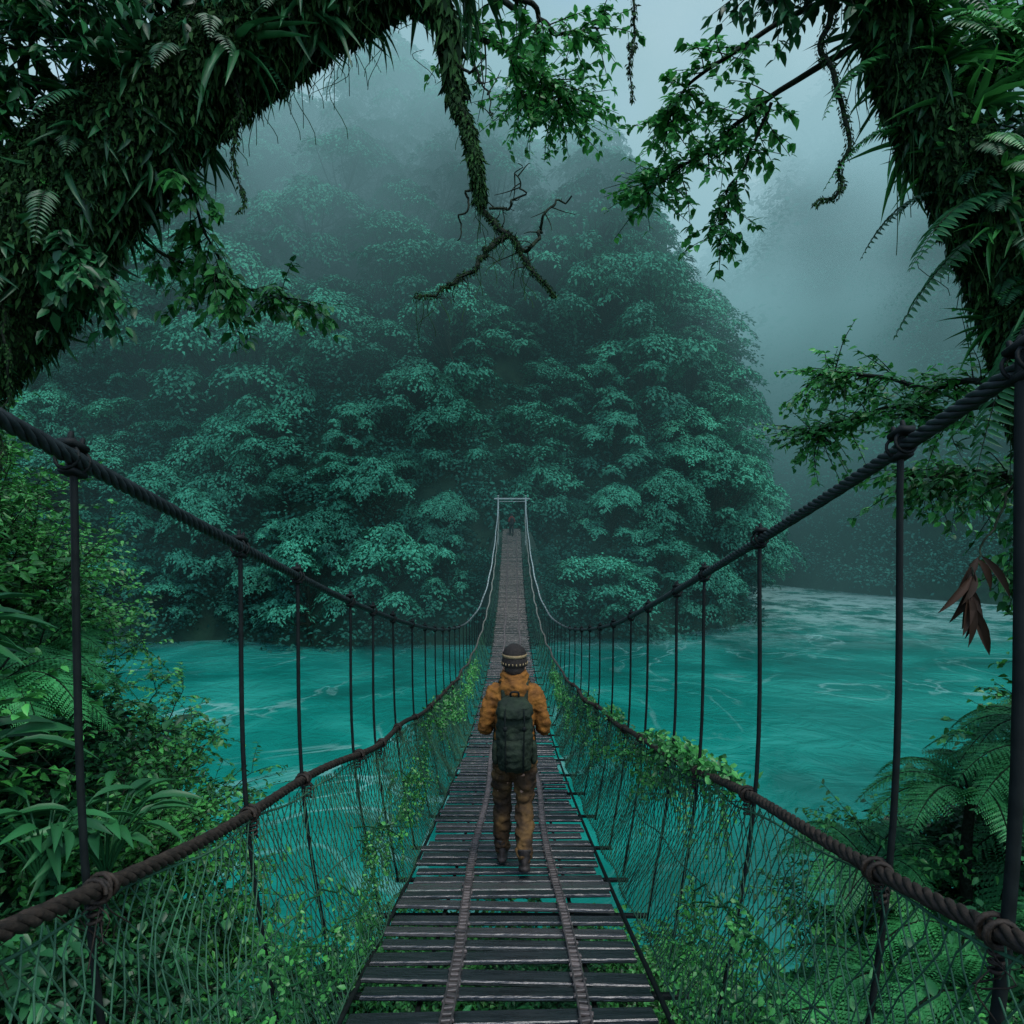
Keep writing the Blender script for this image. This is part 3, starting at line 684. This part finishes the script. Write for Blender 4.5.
for pts in ([(3.3, 4.4, 1.9), (-.75, 0, -.1)], [(3.2, 4.4, 2.0), (-.6, -.2, .1)], [(3.4, 4.3, 1.0), (-.2, -.2, -.4)], [(3.5, 4.2, .8), (-.05, -.2, -.7)], [(3.55, 4.2, .6), (.1, -.1, -.9)], [(3.45, 4.2, .3), (-.15, -.1, -.9)], [(3.4, 4.2, .9), (-.35, 0, -.7)], [(3.3, 4.3, 1.3), (-.4, -.1, -.5)]):
    frond(gd, gw, V(*pts[0]), V(*pts[1]), .85, .22, 30, .8, .06, tint=.6)
c = twig([(3.5, 4.4, .9), (3.2, 4.3, .25), (2.95, 4.2, -.1), (2.8, 4.15, -.35), (2.74, 4.1, -.55)], .01, .004)
a = np.array([-1.2, -.95, -.7, -.45, -.2, .0, .25, .5, .8, 1.1, -.6, .6, .1, -.3, .4, -.1]); kk = len(a)
leaves(gr, c[rng.integers(20, 36, kk)] + rng.normal(0, .012, (kk, 3)), np.stack([np.sin(a) * .8, rng.normal(0, .25, kk) - .1, -np.cos(a) * .9 - .45], -1), V(.1, -1, .35) + rng.normal(0, .35, (kk, 3)), rng.uniform(.2, .34, kk), rng.uniform(.045, .065, kk), 3, rng.random(kk), droop=.2)
P0 = C[rng.integers(28, 78, 110)] + rng.normal(0, .12, (110, 3)); Ls = rng.uniform(.2, .6, 110)
P = P0[:, None] + np.stack([.05 * np.sin(uu * 5)[None] * rng.normal(0, 1, (110, 1)), .03 * np.sin(uu * 4)[None] * rng.normal(0, 1, (110, 1)), -uu[None] * Ls[:, None] - .15], -1)
tubes(gm, P, .003, 4, tint=rng.random(110))
rel(tree, link('trunk', gw.mesh('trunk'), M_bark, tree)); rel(tree, link('moss', gm.mesh('moss'), M_moss, tree, label='shaggy dark moss coat'))
rel(tree, link('crown', gl.mesh('crown'), M_leaf, tree)); rel(tree, link('epiphyte_leaves', gd.mesh('epiphyte_leaves'), M_dark, tree, label='dark epiphyte ferns and leaves'))
rel(tree, link('withered_leaves', gr.mesh('withered_leaves'), M_red, tree, label='drooping cluster of withered reddish leaves'))

def ground_z(x, y): return float(height(x, y))
def shrub_mesh(seed, R=.9, H=1.2, ll=.09, n=16, tw=20):
    global rng
    rng = np.random.default_rng(seed); gw, gl = Geo(), Geo()
    for k in range(n):
        a = k * 2.4; rad = R * math.sqrt((k + .5) / n)
        e = V(math.cos(a) * rad, math.sin(a) * rad, H * (1 - .5 * (rad / R) ** 2) * rng.uniform(.7, 1.1))
        leafy_branch(gw, gl, [(0, 0, -.3), tuple(e * V(.35, .35, .55)), tuple(e)], .018, tw, R * .42, 13, ll, ll * .6, .15, start=.35)
    return gw.mesh('shrub_stems'), gl.mesh('shrub_foliage')
def fern_mesh(seed, L=1.1, W=.3, n=13, bip=True, stem=0.0):
    global rng
    rng = np.random.default_rng(seed); gw, gl = Geo(), Geo()
    if stem > 0: tubes(gw, catmull([(0, 0, -.4), (.05, 0, stem * .5), (0, 0, stem)], 12), np.linspace(.07, .05, 12), 9)
    for k in range(n):
        a = k * 2.4 + rng.normal(0, .2); el = rng.uniform(.5, 1.3)
        frond(gl, gw, V(0, 0, stem), V(math.cos(a), math.sin(a), el), L * rng.uniform(.8, 1.15), W, 24, .75, .08, bip, tint=rng.uniform(.2, .95))
    return gw.mesh('fern_stalks'), gl.mesh('fern_fronds')
def broad_mesh(seed, n=14, L=.6, hh=0.0):
    global rng
    rng = np.random.default_rng(seed); gw, gl = Geo(), Geo()
    if hh > 0: tubes(gw, catmull([(0, 0, -.4), (.05, .02, hh * .5), (0, 0, hh)], 10), np.linspace(.03, .02, 10), 7)
    for k in range(n):
        a = k * 2.4 + rng.normal(0, .2); d = nz(V(math.cos(a), math.sin(a), rng.uniform(.4, 1.6))); st = rng.uniform(.15, .5)
        c = catmull([(0, 0, hh - .1), tuple(d * st * .5 + V(0, 0, .1 + hh)), tuple(d * st + V(0, 0, .15 + hh))], 8); tubes(gw, c, .01, 5)
        leaves(gl, [c[-1]], [d * V(1, 1, .3)], [V(0, 0, 1) + rng.normal(0, .25, 3)], L * rng.uniform(.7, 1.2), L * .22, 3, droop=.45)
    return gw.mesh('plant_stalks'), gl.mesh('plant_leaves')
shr = [shrub_mesh(11), shrub_mesh(12, 1.1, 1.5, .07, 20), shrub_mesh(13, .8, 1.8, .065, 17), shrub_mesh(14, 1.4, 3.0, .07, 36, 32)]
fer = [fern_mesh(21), fern_mesh(22, 1.4, .36, 12), fern_mesh(23, .8, .2, 14, False), fern_mesh(24, 1.5, .34, 16, True, 1.5)]
fer_stalk_dark = [f_[0] for f_ in fer]
bro = [broad_mesh(31, 14, .45), broad_mesh(32, 18, .4), broad_mesh(33, 30, .38, 1.3)]
rng = np.random.default_rng(55)
def place(kind, pr, mats, x, y, z=None, s=1.0, label='', cat='', grp=''):
    z = ground_z(x, y) if z is None else z
    e = link(kind, None, loc=(x, y, z), label=label, category=cat, group=grp)
    e.rotation_euler = (rng.normal(0, .08), rng.normal(0, .08), rng.random() * 6.28); e.scale = (s,) * 3
    a = link('stem', pr[0], mats[0], e); b_ = link('foliage', pr[1], mats[1], e)
LS = dict(label='dense small-leaved green shrub on the river bank', cat='shrub', grp='shrubs on the banks')
LF = dict(label='feathery green fern with arching fronds on the bank', cat='fern', grp='ferns on the banks')
LB = dict(label='broad-leaved dark green jungle plant on the bank', cat='plant', grp='broadleaf plants on the banks')
for x, y, s, k in [(-3.2, 3.4, 1.0, 0), (-4.4, 4.4, 1.2, 1), (-5.6, 5.6, 1.4, 1), (-6.6, 7.2, 1.1, 3), (-5.0, 7.0, .8, 3), (-4.0, 6.0, 1.1, 0), (-7.8, 8.8, 1.3, 3), (-6.2, 9.4, .9, 3), (-2.6, 4.4, .8, 0), (-3.2, 5.4, .9, 1), (-7.2, 5.6, 1.2, 3), (-2.3, 2.9, .7, 2), (-8.6, 7.0, 1.3, 3), (-5.2, 9.0, 1.2, 0), (-7.4, 10.5, 1.2, 3), (-5.4, 6.4, .95, 3), (-2.0, 3.4, .6, 1), (-3.8, 7.2, 1.0, 1), (-4.6, 8.2, 1.0, 2), (-1.9, 4.2, .55, 0), (-2.7, 6.0, .9, 2),
                   (3.4, 3.6, .8, 0), (4.6, 4.8, 1.0, 1), (5.6, 6.0, 1.3, 2), (6.6, 7.4, .8, 3), (5.2, 6.9, 1.2, 0), (7.6, 9.2, 1.0, 3), (2.6, 3.4, .6, 1), (4.0, 6.0, .9, 0), (7.6, 7.0, 1.0, 3), (5.9, 5.2, .8, 3), (2.1, 3.2, .5, 2), (3.1, 5.6, .8, 1)]:
    place('shrub', shr[k], (M_bark, M_leaf if (k != 0) else M_dark), x, y, s=s, **LS)
for x, y, s, k in [(-1.2, 4.2, .5, 0), (-.5, 4.8, .5, 1), (.3, 4.4, .5, 0), (1.0, 4.9, .5, 1), (-.9, 5.6, .6, 1), (.7, 5.8, .6, 0), (-.1, 5.4, .5, 0), (-1.5, 5.2, .5, 0), (1.5, 4.4, .5, 0), (-.4, 3.6, .4, 0), (.6, 3.5, .4, 0),
                   (-.8, 6.4, .8, 1), (.1, 6.3, .8, 1), (.9, 6.6, .85, 1), (-.3, 7.0, .95, 1), (1.6, 5.8, .6, 1), (.6, 7.2, .95, 1), (-1.5, 6.4, .6, 1)]:
    place('shrub', shr[k], (M_bark, M_dark), x, y, s=s, **LS)
for x, y, s, k in [(-2.4, 3.6, .8, 2), (-3.6, 4.6, 1.0, 0), (-4.8, 5.6, 1.2, 1), (-6.2, 6.4, 1.0, 3), (-5.8, 8.2, 1.3, 0), (-2.9, 5.0, .8, 2), (-2.0, 2.6, .6, 2), (-6.9, 8.0, 1.2, 3), (-4.2, 5.2, .9, 3), (-3.4, 2.9, .9, 0), (-5.0, 4.4, 1.0, 3), (-2.6, 2.4, .7, 0), (-3.0, 6.6, 1.0, 1), (-1.7, 3.0, .5, 0), (-2.1, 4.9, .7, 0), (-1.8, 2.2, .5, 2), (-5.6, 7.4, .9, 3), (-4.6, 6.6, .8, 3),
                   (2.4, 3.2, .8, 0), (3.0, 4.0, 1.0, 1), (3.8, 4.4, 1.1, 0), (4.4, 5.6, 1.2, 1), (3.4, 5.0, 1.0, 0), (5.2, 5.4, 1.4, 1), (2.9, 4.8, .9, 1), (2.0, 2.6, .6, 2), (4.9, 7.2, 1.3, 0), (6.0, 8.2, 1.5, 1), (2.3, 4.2, .8, 0), (3.9, 6.6, 1.1, 1), (4.3, 5.2, .75, 3), (3.0, 3.0, .9, 0), (5.0, 6.2, .8, 3), (3.3, 4.2, .9, 0), (2.2, 3.7, .7, 1), (3.6, 3.4, .9, 1), (2.6, 5.4, .8, 0), (3.9, 5.0, .7, 3), (1.8, 3.4, .5, 0), (2.7, 2.6, .6, 0), (3.5, 5.2, .7, 3), (2.9, 5.6, .7, 3), (4.5, 4.9, .8, 3), (3.1, 4.5, 1.0, 0), (2.6, 4.7, .9, 1), (3.2, 3.6, 1.0, 1), (2.5, 3.9, .9, 1)]:
    place('fern', fer[k], (M_bark, M_fern), x, y, s=s, **LF)
for x, y, s, k in [(-3.6, 3.9, 1.0, 2), (-4.2, 4.9, 1.1, 2), (-5.2, 5.0, 1.2, 2), (-3.0, 4.2, .8, 2), (-2.6, 3.2, .7, 0), (-6.0, 7.4, 1.4, 1), (-3.9, 4.3, .8, 2), (-2.7, 4.6, .85, 2), (4.2, 4.0, 1.1, 0), (5.0, 5.8, 1.2, 1)]:
    place('broadleaf_plant', bro[k], (M_dark, M_dark), x, y, s=s, **LB)
g = Geo(); m = 70000
x = rng.uniform(-12, 12, m); y = rng.uniform(.5, 15, m) ; z = height(x, y)
k = (z > -11) & (np.abs(x) < y * .95 + .8); x, y, z = x[k], y[k], z[k]; m = len(x)
p = np.stack([x, y, z + rng.random(m) ** 1.5 * (.35 + .25 * np.sin(x * 2.3 + y * 1.7))], -1)
leaves(g, p, rng.normal(0, 1, (m, 3)) + V(0, -.3, .1), rng.normal(0, .5, (m, 3)) + V(0, -.4, 1), rng.uniform(.05, .14, m), rng.uniform(.03, .075, m), 2, rng.random(m))
link('ground_cover', g.mesh('ground_cover'), M_fern, kind='stuff', label='leafy ground cover on the river banks', category='ground cover')

# ------------------------------------------------------------------ people
def cloth(name, stops, scale=14): return surfmat(name, stops, scale=scale, rough=(.7, .95), bump=.5, bumpdist=.012, spec=.2)
def remesh(g, name, mat, parent, vox=.011, sm=6, **kw):
    o = link(name, g.mesh(name), mat, parent, **kw)
    md = o.modifiers.new('r', 'REMESH'); md.mode = 'VOXEL'; md.voxel_size = vox; md.use_smooth_shade = True
    s = o.modifiers.new('s', 'SMOOTH'); s.iterations = sm; s.factor = .5
    return o
pending = []
def folds(o, amp=.008, s=14): pending.append((o, amp, s))
def person(loc, label, jacket, trousers, pack, hatc, stripe, yaw=0.0, scale=1.0):
    e = link('person', None, loc=loc, label=label, category='person'); e.rotation_euler = (0, 0, yaw); e.scale = (scale,) * 3
    legs = [[(-.085, 0, .90), (-.092, .06, .71), (-.098, .12, .50), (-.10, .10, .28), (-.10, .10, .09)], [(.085, 0, .90), (.085, .0, .72), (.08, -.01, .51), (.078, -.13, .33), (.075, -.24, .17)]]
    arms = [[(s * .15, 0, 1.39), (s * .195, -.02, 1.30), (s * .235, -.03, 1.12), (s * .22, .06, 1.08), (s * .17, .17, 1.15), (s * .14, .2, 1.19)] for s in (-1, 1)]
    g = Geo()
    stack(g, [(0, 0, .82, .12, .09), (0, 0, .90, .155, .11), (0, 0, 1.02, .13, .095), (0, .005, 1.2, .155, .11), (0, 0, 1.33, .17, .105), (0, 0, 1.41, .13, .075), (0, 0, 1.45, .06, .055)])
    tubes(g, [(0, 0, 1.4), (0, .01, 1.47), (0, .02, 1.53)], .054, 12, cap=True)
    stack(g, [(0, .035, 1.465, .035, .045), (0, .03, 1.50, .062, .075), (0, .02, 1.56, .074, .093), (0, .012, 1.62, .078, .098), (0, .01, 1.67, .068, .088), (0, .01, 1.70, .04, .055)])
    stack(g, [(0, .115, 1.545, .016, .02), (0, .118, 1.56, .013, .018), (0, .108, 1.59, .008, .012)], 8)
    for s in (-1, 1): stack(g, [(s * .08, .01, 1.545, .008, .014), (s * .084, .005, 1.575, .012, .022), (s * .084, .005, 1.60, .008, .014)], 8)
    for lg in legs:
        tubes(g, catmull(lg, 16), np.interp(np.linspace(0, 1, 16), [0, .3, .5, .7, 1], [.09, .078, .055, .056, .038]), 12, cap=True)
        a = V(*lg[-1]); tubes(g, [a + V(0, -.02, -.02), a + V(0, .06, -.05), a + V(0, .14, -.06 - (a[2] - .09) * .8)], .033, 8, cap=True)
    for am, s in zip(arms, (-1, 1)):
        tubes(g, catmull(am, 16), np.interp(np.linspace(0, 1, 16), [0, .4, .6, 1], [.052, .04, .038, .026]), 10, cap=True)
        w = V(*am[-1]); pal = w + V(-s * .03, .03, .04)
        tubes(g, [w, (w + pal) / 2, pal], .026, 8, cap=True)
        for q, (o, ln) in enumerate(((-.024, .9), (-.008, 1.0), (.008, .95), (.024, .8))):
            b0 = pal + V(-s * .005, .01, o + .005)
            tubes(g, catmull([b0, b0 + V(-s * .03, .012, .004) * ln, b0 + V(-s * .045, -.012, .002) * ln, b0 + V(-s * .03, -.03, 0) * ln], 8), np.linspace(.0095, .0075, 8), 6, cap=True)
        b0 = w + V(-s * .005, -.005, .03); tubes(g, catmull([b0, b0 + V(-s * .02, -.018, .025), b0 + V(-s * .035, -.012, .045)], 6), np.linspace(.012, .009, 6), 6, cap=True)
    M_skin = surfmat('skin', [(.3, (.32, .17, .11)), (.7, (.42, .24, .16))], scale=6, rough=(.45, .6), bump=.05)
    body = remesh(g, 'body', M_skin, e, .0075, 3)
    g = Geo()
    for s in (-1, 1): stack(g, [(s * .03, .098, 1.583, .006, .006), (s * .03, .1, 1.59, .012, .008), (s * .03, .098, 1.597, .006, .006)], 8)
    stack(g, [(0, .112, 1.512, .018, .006), (0, .114, 1.517, .02, .006), (0, .112, 1.522, .016, .005)], 8)
    link('face_features', g.mesh('face_features'), surfmat('dark_eye', [(.3, (.03, .015, .01)), (.7, (.06, .03, .02))], rough=(.3, .4), bump=0), body)
    g = Geo()
    stack(g, [(0, 0, .80, .12, .09), (0, -.005, .88, .165, .125), (0, 0, .97, .16, .12), (0, 0, 1.02, .15, .11)])
    for lg in legs:
        L2 = [np.array(p) for p in lg]; L2[-1] = L2[-1] + V(0, 0, .015)
        tubes(g, catmull(L2, 20), np.interp(np.linspace(0, 1, 20), [0, .3, .52, .6, .8, 1], [.098, .09, .07, .074, .07, .064]), 14, cap=True)
    o = remesh(g, 'trousers', trousers, e, .01, 4, label='baggy tan hiking trousers'); folds(o, .02, 13)
    for lg in legs:
        g = Geo(); a = V(*lg[-1]); lift = a[2] - .09
        stack(g, [(a[0], a[1] + .045, .002, .045, .135), (a[0], a[1] + .045, .03, .047, .138)], 16, sq=2.6)
        stack(g, [(a[0], a[1] + .05, .03, .043, .13), (a[0], a[1] + .045, .07, .042, .12), (a[0], a[1] + .0, .11, .05, .062), (a[0], a[1] - .005, .17, .055, .06)], 16)
        for vv in g.v:
            if lift > .01:
                yy_ = vv[:, 1] - (a[1] + .16); vv[:, 2] += np.clip(-yy_ / .2, 0, 1.4) * lift * 1.1
        remesh(g, 'boot', surfmat('boot_leather', [(.3, (.008, .007, .006)), (.7, (.025, .02, .016))], scale=20, bump=.2, bumpdist=.004), e, .008, 2, label='dark brown hiking boot')
    g = Geo()
    stack(g, [(0, 0, .93, .155, .125), (0, 0, .97, .165, .13), (0, 0, 1.08, .155, .125), (0, .0, 1.22, .172, .13), (0, -.005, 1.34, .192, .125), (0, -.005, 1.41, .155, .11), (0, 0, 1.455, .09, .085)])
    for am in arms:
        tubes(g, catmull(am, 20), np.interp(np.linspace(0, 1, 20), [0, .25, .5, .7, .95, 1], [.068, .058, .05, .048, .042, .036]), 14, cap=True)
    stack(g, [(0, -.02, 1.38, .13, .12), (0, -.025, 1.43, .128, .12), (0, -.03, 1.47, .108, .105), (0, -.025, 1.50, .088, .09)])
    o = remesh(g, 'jacket', jacket, e, .01, 3, label='orange-brown hooded rain jacket'); folds(o, .016, 13)
    g = Geo(); a = np.linspace(0, 2 * np.pi, 25)[:-1]
    for k, (rr, zz) in enumerate(((.1, 1.465), (.092, 1.5), (.084, 1.525))):
        aa = np.append(a, a[0] + 2 * np.pi); tubes(g, np.stack([np.cos(aa) * rr, np.sin(aa) * rr * .95, zz + .012 * np.sin(aa * 2 + k)], -1), .024, 10)
    o = remesh(g, 'collar', jacket, e, .009, 2, label='bunched orange hood around neck'); folds(o, .012, 20)
    g = Geo(); stack(g, [(0, -.01, 1.53, .066, .072), (0, -.005, 1.56, .08, .092), (0, 0, 1.61, .085, .1)])
    remesh(g, 'hair', surfmat('hair_dark', [(.3, (.01, .007, .005)), (.7, (.03, .02, .014))], scale=40, stretch=(1, 1, .2)), e, .009, 1, label='short dark hair')
    g = Geo()
    stack(g, [(0, .012, 1.59, .096, .114), (0, .012, 1.595, .104, .121), (0, .012, 1.635, .103, .12), (0, .01, 1.643, .097, .114), (0, .006, 1.69, .096, .112), (0, .0, 1.73, .078, .092), (0, 0, 1.756, .04, .05)], 28)
    hat = link('knit_hat', g.mesh('knit_hat'), hatc, e, label='dark knitted beanie with pale stripe')
    g = Geo()
    stack(g, [(0, .008, 1.664, .0985, .1155), (0, .006, 1.688, .0985, .1145)], 28)
    a = np.arange(22) / 22 * 2 * np.pi
    for t in a: box(g, (math.cos(t) * .1035, .012 + math.sin(t) * .1205, 1.615), (.009, .009, .018), rotm('z', t), bev=.002)
    link('stripe', g.mesh('stripe'), stripe, hat, label='pale ochre knitted band')
    g = Geo()
    stack(g, [(0, -.17, .81, .08, .05), (0, -.18, .84, .122, .085), (0, -.185, .95, .14, .105), (0, -.185, 1.10, .142, .11), (0, -.18, 1.24, .136, .10), (0, -.175, 1.33, .115, .08), (0, -.17, 1.37, .06, .045)], 24, sq=2.3)
    o = remesh(g, 'backpack', pack, e, .011, 4, label='dark green hiking backpack'); folds(o, .014, 14); bpk = o
    g = Geo(); stack(g, [(0, -.285, .87, .07, .02), (0, -.285, .90, .095, .042), (0, -.295, 1.0, .1, .046), (0, -.29, 1.07, .092, .038), (0, -.285, 1.09, .06, .02)], 20, sq=2.5)
    o = remesh(g, 'front_pocket', pack, bpk, .01, 2); folds(o, .01, 18)
    g = Geo(); stack(g, [(0, -.205, 1.25, .135, .11), (0, -.21, 1.27, .145, .12), (0, -.205, 1.33, .134, .11), (0, -.19, 1.385, .09, .075)], 24, sq=2.3)
    o = remesh(g, 'lid', pack, bpk, .011, 3); folds(o, .012, 16)
    for s in (-1, 1):
        g = Geo(); stack(g, [(s * .145, -.18, .88, .018, .045), (s * .15, -.18, .91, .026, .058), (s * .15, -.18, 1.02, .024, .056), (s * .145, -.18, 1.05, .014, .035)], 16, sq=2.4)
        remesh(g, 'side_pocket', pack, bpk, .01, 2)
        g = Geo()
        c = catmull([(s * .085, -.11, 1.33), (s * .09, -.08, 1.43), (s * .1, 0, 1.48), (s * .115, .1, 1.42), (s * .125, .15, 1.28), (s * .135, .15, 1.12), (s * .155, .08, 1.0), (s * .15, -.1, .93)], 40)
        tubes(g, c, .021, 8, cap=True)
        remesh(g, 'strap', pack, bpk, .009, 1, label='padded shoulder strap')
        g = Geo(); tubes(g, catmull([(s * .07, -.315, 1.33), (s * .073, -.335, 1.24), (s * .07, -.338, 1.12), (s * .068, -.338, .95), (s * .065, -.28, .84)], 16), .006, 6, cap=True)
        box(g, (s * .072, -.34, 1.19), (.03, .012, .035), bev=.003)
        link('buckle_strap', g.mesh('buckle_strap'), M_rod, bpk)
    g = Geo(); tubes(g, catmull([(-.03, -.165, 1.38), (-.028, -.175, 1.42), (.028, -.175, 1.42), (.03, -.165, 1.38)], 12), .008, 6, cap=True)
    link('handle', g.mesh('handle'), M_rod, bpk)
    return e
J = cloth('orange_jacket_cloth', [(.3, (.08, .032, .006)), (.6, (.17, .070, .011)), (.8, (.24, .105, .02))])
T = cloth('tan_trouser_cloth', [(.35, (.014, .010, .006)), (.5, (.045, .026, .010)), (.62, (.10, .057, .018)), (.8, (.13, .075, .025))], 6)
PK = cloth('green_pack_cloth', [(.3, (.005, .010, .006)), (.7, (.014, .025, .013))])
HT = cloth('dark_knit', [(.3, (.008, .007, .006)), (.7, (.02, .017, .014))], 60)
ST = cloth('pale_knit', [(.3, (.14, .105, .05)), (.7, (.22, .17, .09))], 60)
person((.02, 5.45, float(deck(5.45)) + .005), 'hiker walking away in orange-brown jacket, striped beanie and green backpack', J, T, PK, HT, ST)
J2 = cloth('red_jacket_cloth', [(.3, (.05, .008, .007)), (.7, (.09, .014, .012))])
T2 = cloth('black_trouser_cloth', [(.3, (.004, .004, .005)), (.7, (.010, .010, .011))])
person((-.03, 53.6, float(deck(53.6)) + .005), 'distant walker in dark red jacket crossing far end of bridge', J2, T2, T2, T2, T2, yaw=.2)
dg = bpy.context.evaluated_depsgraph_get()
rem = [o for o in bpy.data.objects if o.modifiers]
news = [(o, bpy.data.meshes.new_from_object(o.evaluated_get(dg))) for o in rem]
for o, me in news:
    mt = o.data.materials[0]; nm = o.name; o.modifiers.clear(); o.data = me
    if not me.materials: me.materials.append(mt)
    me.polygons.foreach_set("use_smooth", np.ones(len(me.polygons), bool))
for o, amp, s in pending:
    for v in o.data.vertices:
        q = Vector((v.co.x * s, v.co.y * s, v.co.z * s * 1.6)); v.co += v.normal * amp * (mnoise.noise(q) + .5 * mnoise.noise(q * 2.3))

# ------------------------------------------------------------------ mist
m, nt, out = mat_new('mist_volume'); M_mist = m
pos = N(nt, 'ShaderNodeNewGeometry').outputs['Position']
sx = N(nt, 'ShaderNodeSeparateXYZ'); nt.links.new(pos, sx.inputs[0])
def mr(src, a, b_, lo, hi):
    q = N(nt, 'ShaderNodeMapRange', interpolation_type='SMOOTHSTEP'); q.inputs['From Min'].default_value = a; q.inputs['From Max'].default_value = b_; q.inputs['To Min'].default_value = lo; q.inputs['To Max'].default_value = hi
    nt.links.new(src, q.inputs[0]); return q.outputs[0]
no = N(nt, 'ShaderNodeTexNoise'); no.inputs['Scale'].default_value = .036; no.inputs['Detail'].default_value = 2; nt.links.new(pos, no.inputs['Vector'])
band = math_(nt, 'MULTIPLY', mr(sx.outputs['Z'], 14, 48, 0.0, .015), mr(sx.outputs['Z'], 60, 85, 1.0, .0))
side = math_(nt, 'MULTIPLY', mr(sx.outputs['X'], 26, 55, 0.0, .010), mr(sx.outputs['Y'], 70, 100, 0.0, 1.0))
side = math_(nt, 'MULTIPLY', side, mr(sx.outputs['Z'], -6, 14, 0.15, 1.0))
d = math_(nt, 'ADD', band, mr(sx.outputs['Y'], 90, 145, 0.0, .012))
d = math_(nt, 'ADD', d, side)
d = math_(nt, 'ADD', d, mr(sx.outputs['Z'], 60, 75, .0018, .0002))
d = math_(nt, 'MULTIPLY', d, mr(no.outputs['Fac'], .40, .62, .15, 2.4))
va = N(nt, 'ShaderNodeVolumeAbsorption'); va.inputs['Color'].default_value = (0, 0, 0, 1); nt.links.new(d, va.inputs['Density'])
em = N(nt, 'ShaderNodeEmission'); nt.links.new(d, em.inputs['Strength'])  # self-glow standing in for sky light scattered in the mist, brighter higher up
hz = mr(sx.outputs['Z'], -10, 125, 0, 1)
nt.links.new(ramp(nt, hz, [(0, (.09, .24, .255)), (.2, (.19, .39, .43)), (.45, (.33, .56, .64)), (.75, (.64, .85, .96)), (1, (.88, 1.0, 1.0))]), em.inputs['Color'])
ad = N(nt, 'ShaderNodeAddShader'); nt.links.new(va.outputs[0], ad.inputs[0]); nt.links.new(em.outputs[0], ad.inputs[1])
nt.links.new(ad.outputs[0], out.inputs['Volume'])
g = Geo(); box(g, (10, 175, 60), (420, 300, 145))
link('mist', g.mesh('mist', smooth=False), M_mist, kind='stuff', label='drifting pale mist hanging in the gorge', category='mist')

# ------------------------------------------------------------------ light, camera
w = bpy.data.worlds.new("World"); scene.world = w; w.use_nodes = True
wn = w.node_tree; wn.nodes.clear()
EL, AZ = math.radians(62), math.radians(150)
sky = wn.nodes.new('ShaderNodeTexSky'); sky.sky_type = 'NISHITA'; sky.sun_disc = False
sky.sun_elevation = EL; sky.sun_rotation = AZ; sky.air_density = 1.0; sky.dust_density = 1.0; sky.ozone_density = 2
bg = wn.nodes.new('ShaderNodeBackground'); bg.inputs[1].default_value = .38
wo = wn.nodes.new('ShaderNodeOutputWorld'); wn.links.new(sky.outputs[0], bg.inputs[0]); wn.links.new(bg.outputs[0], wo.inputs[0])
sd = bpy.data.lights.new('sun', 'SUN'); sd.energy = 3.0; sd.angle = math.radians(30); sd.color = (1, .98, .93)
so = link('sun', sd)
dirv = Vector((math.sin(AZ) * math.cos(EL), math.cos(AZ) * math.cos(EL), math.sin(EL)))
so.rotation_euler = dirv.to_track_quat('Z', 'Y').to_euler()
cd = bpy.data.cameras.new('camera'); cd.lens = 24; cd.sensor_width = 36; cd.clip_end = 2000; cd.clip_start = .05
co = link('camera', cd); co.rotation_euler = (math.radians(90), 0, 0); scene.camera = co
scene.view_settings.view_transform = 'Standard'; scene.view_settings.look = 'None'; scene.view_settings.exposure = 0
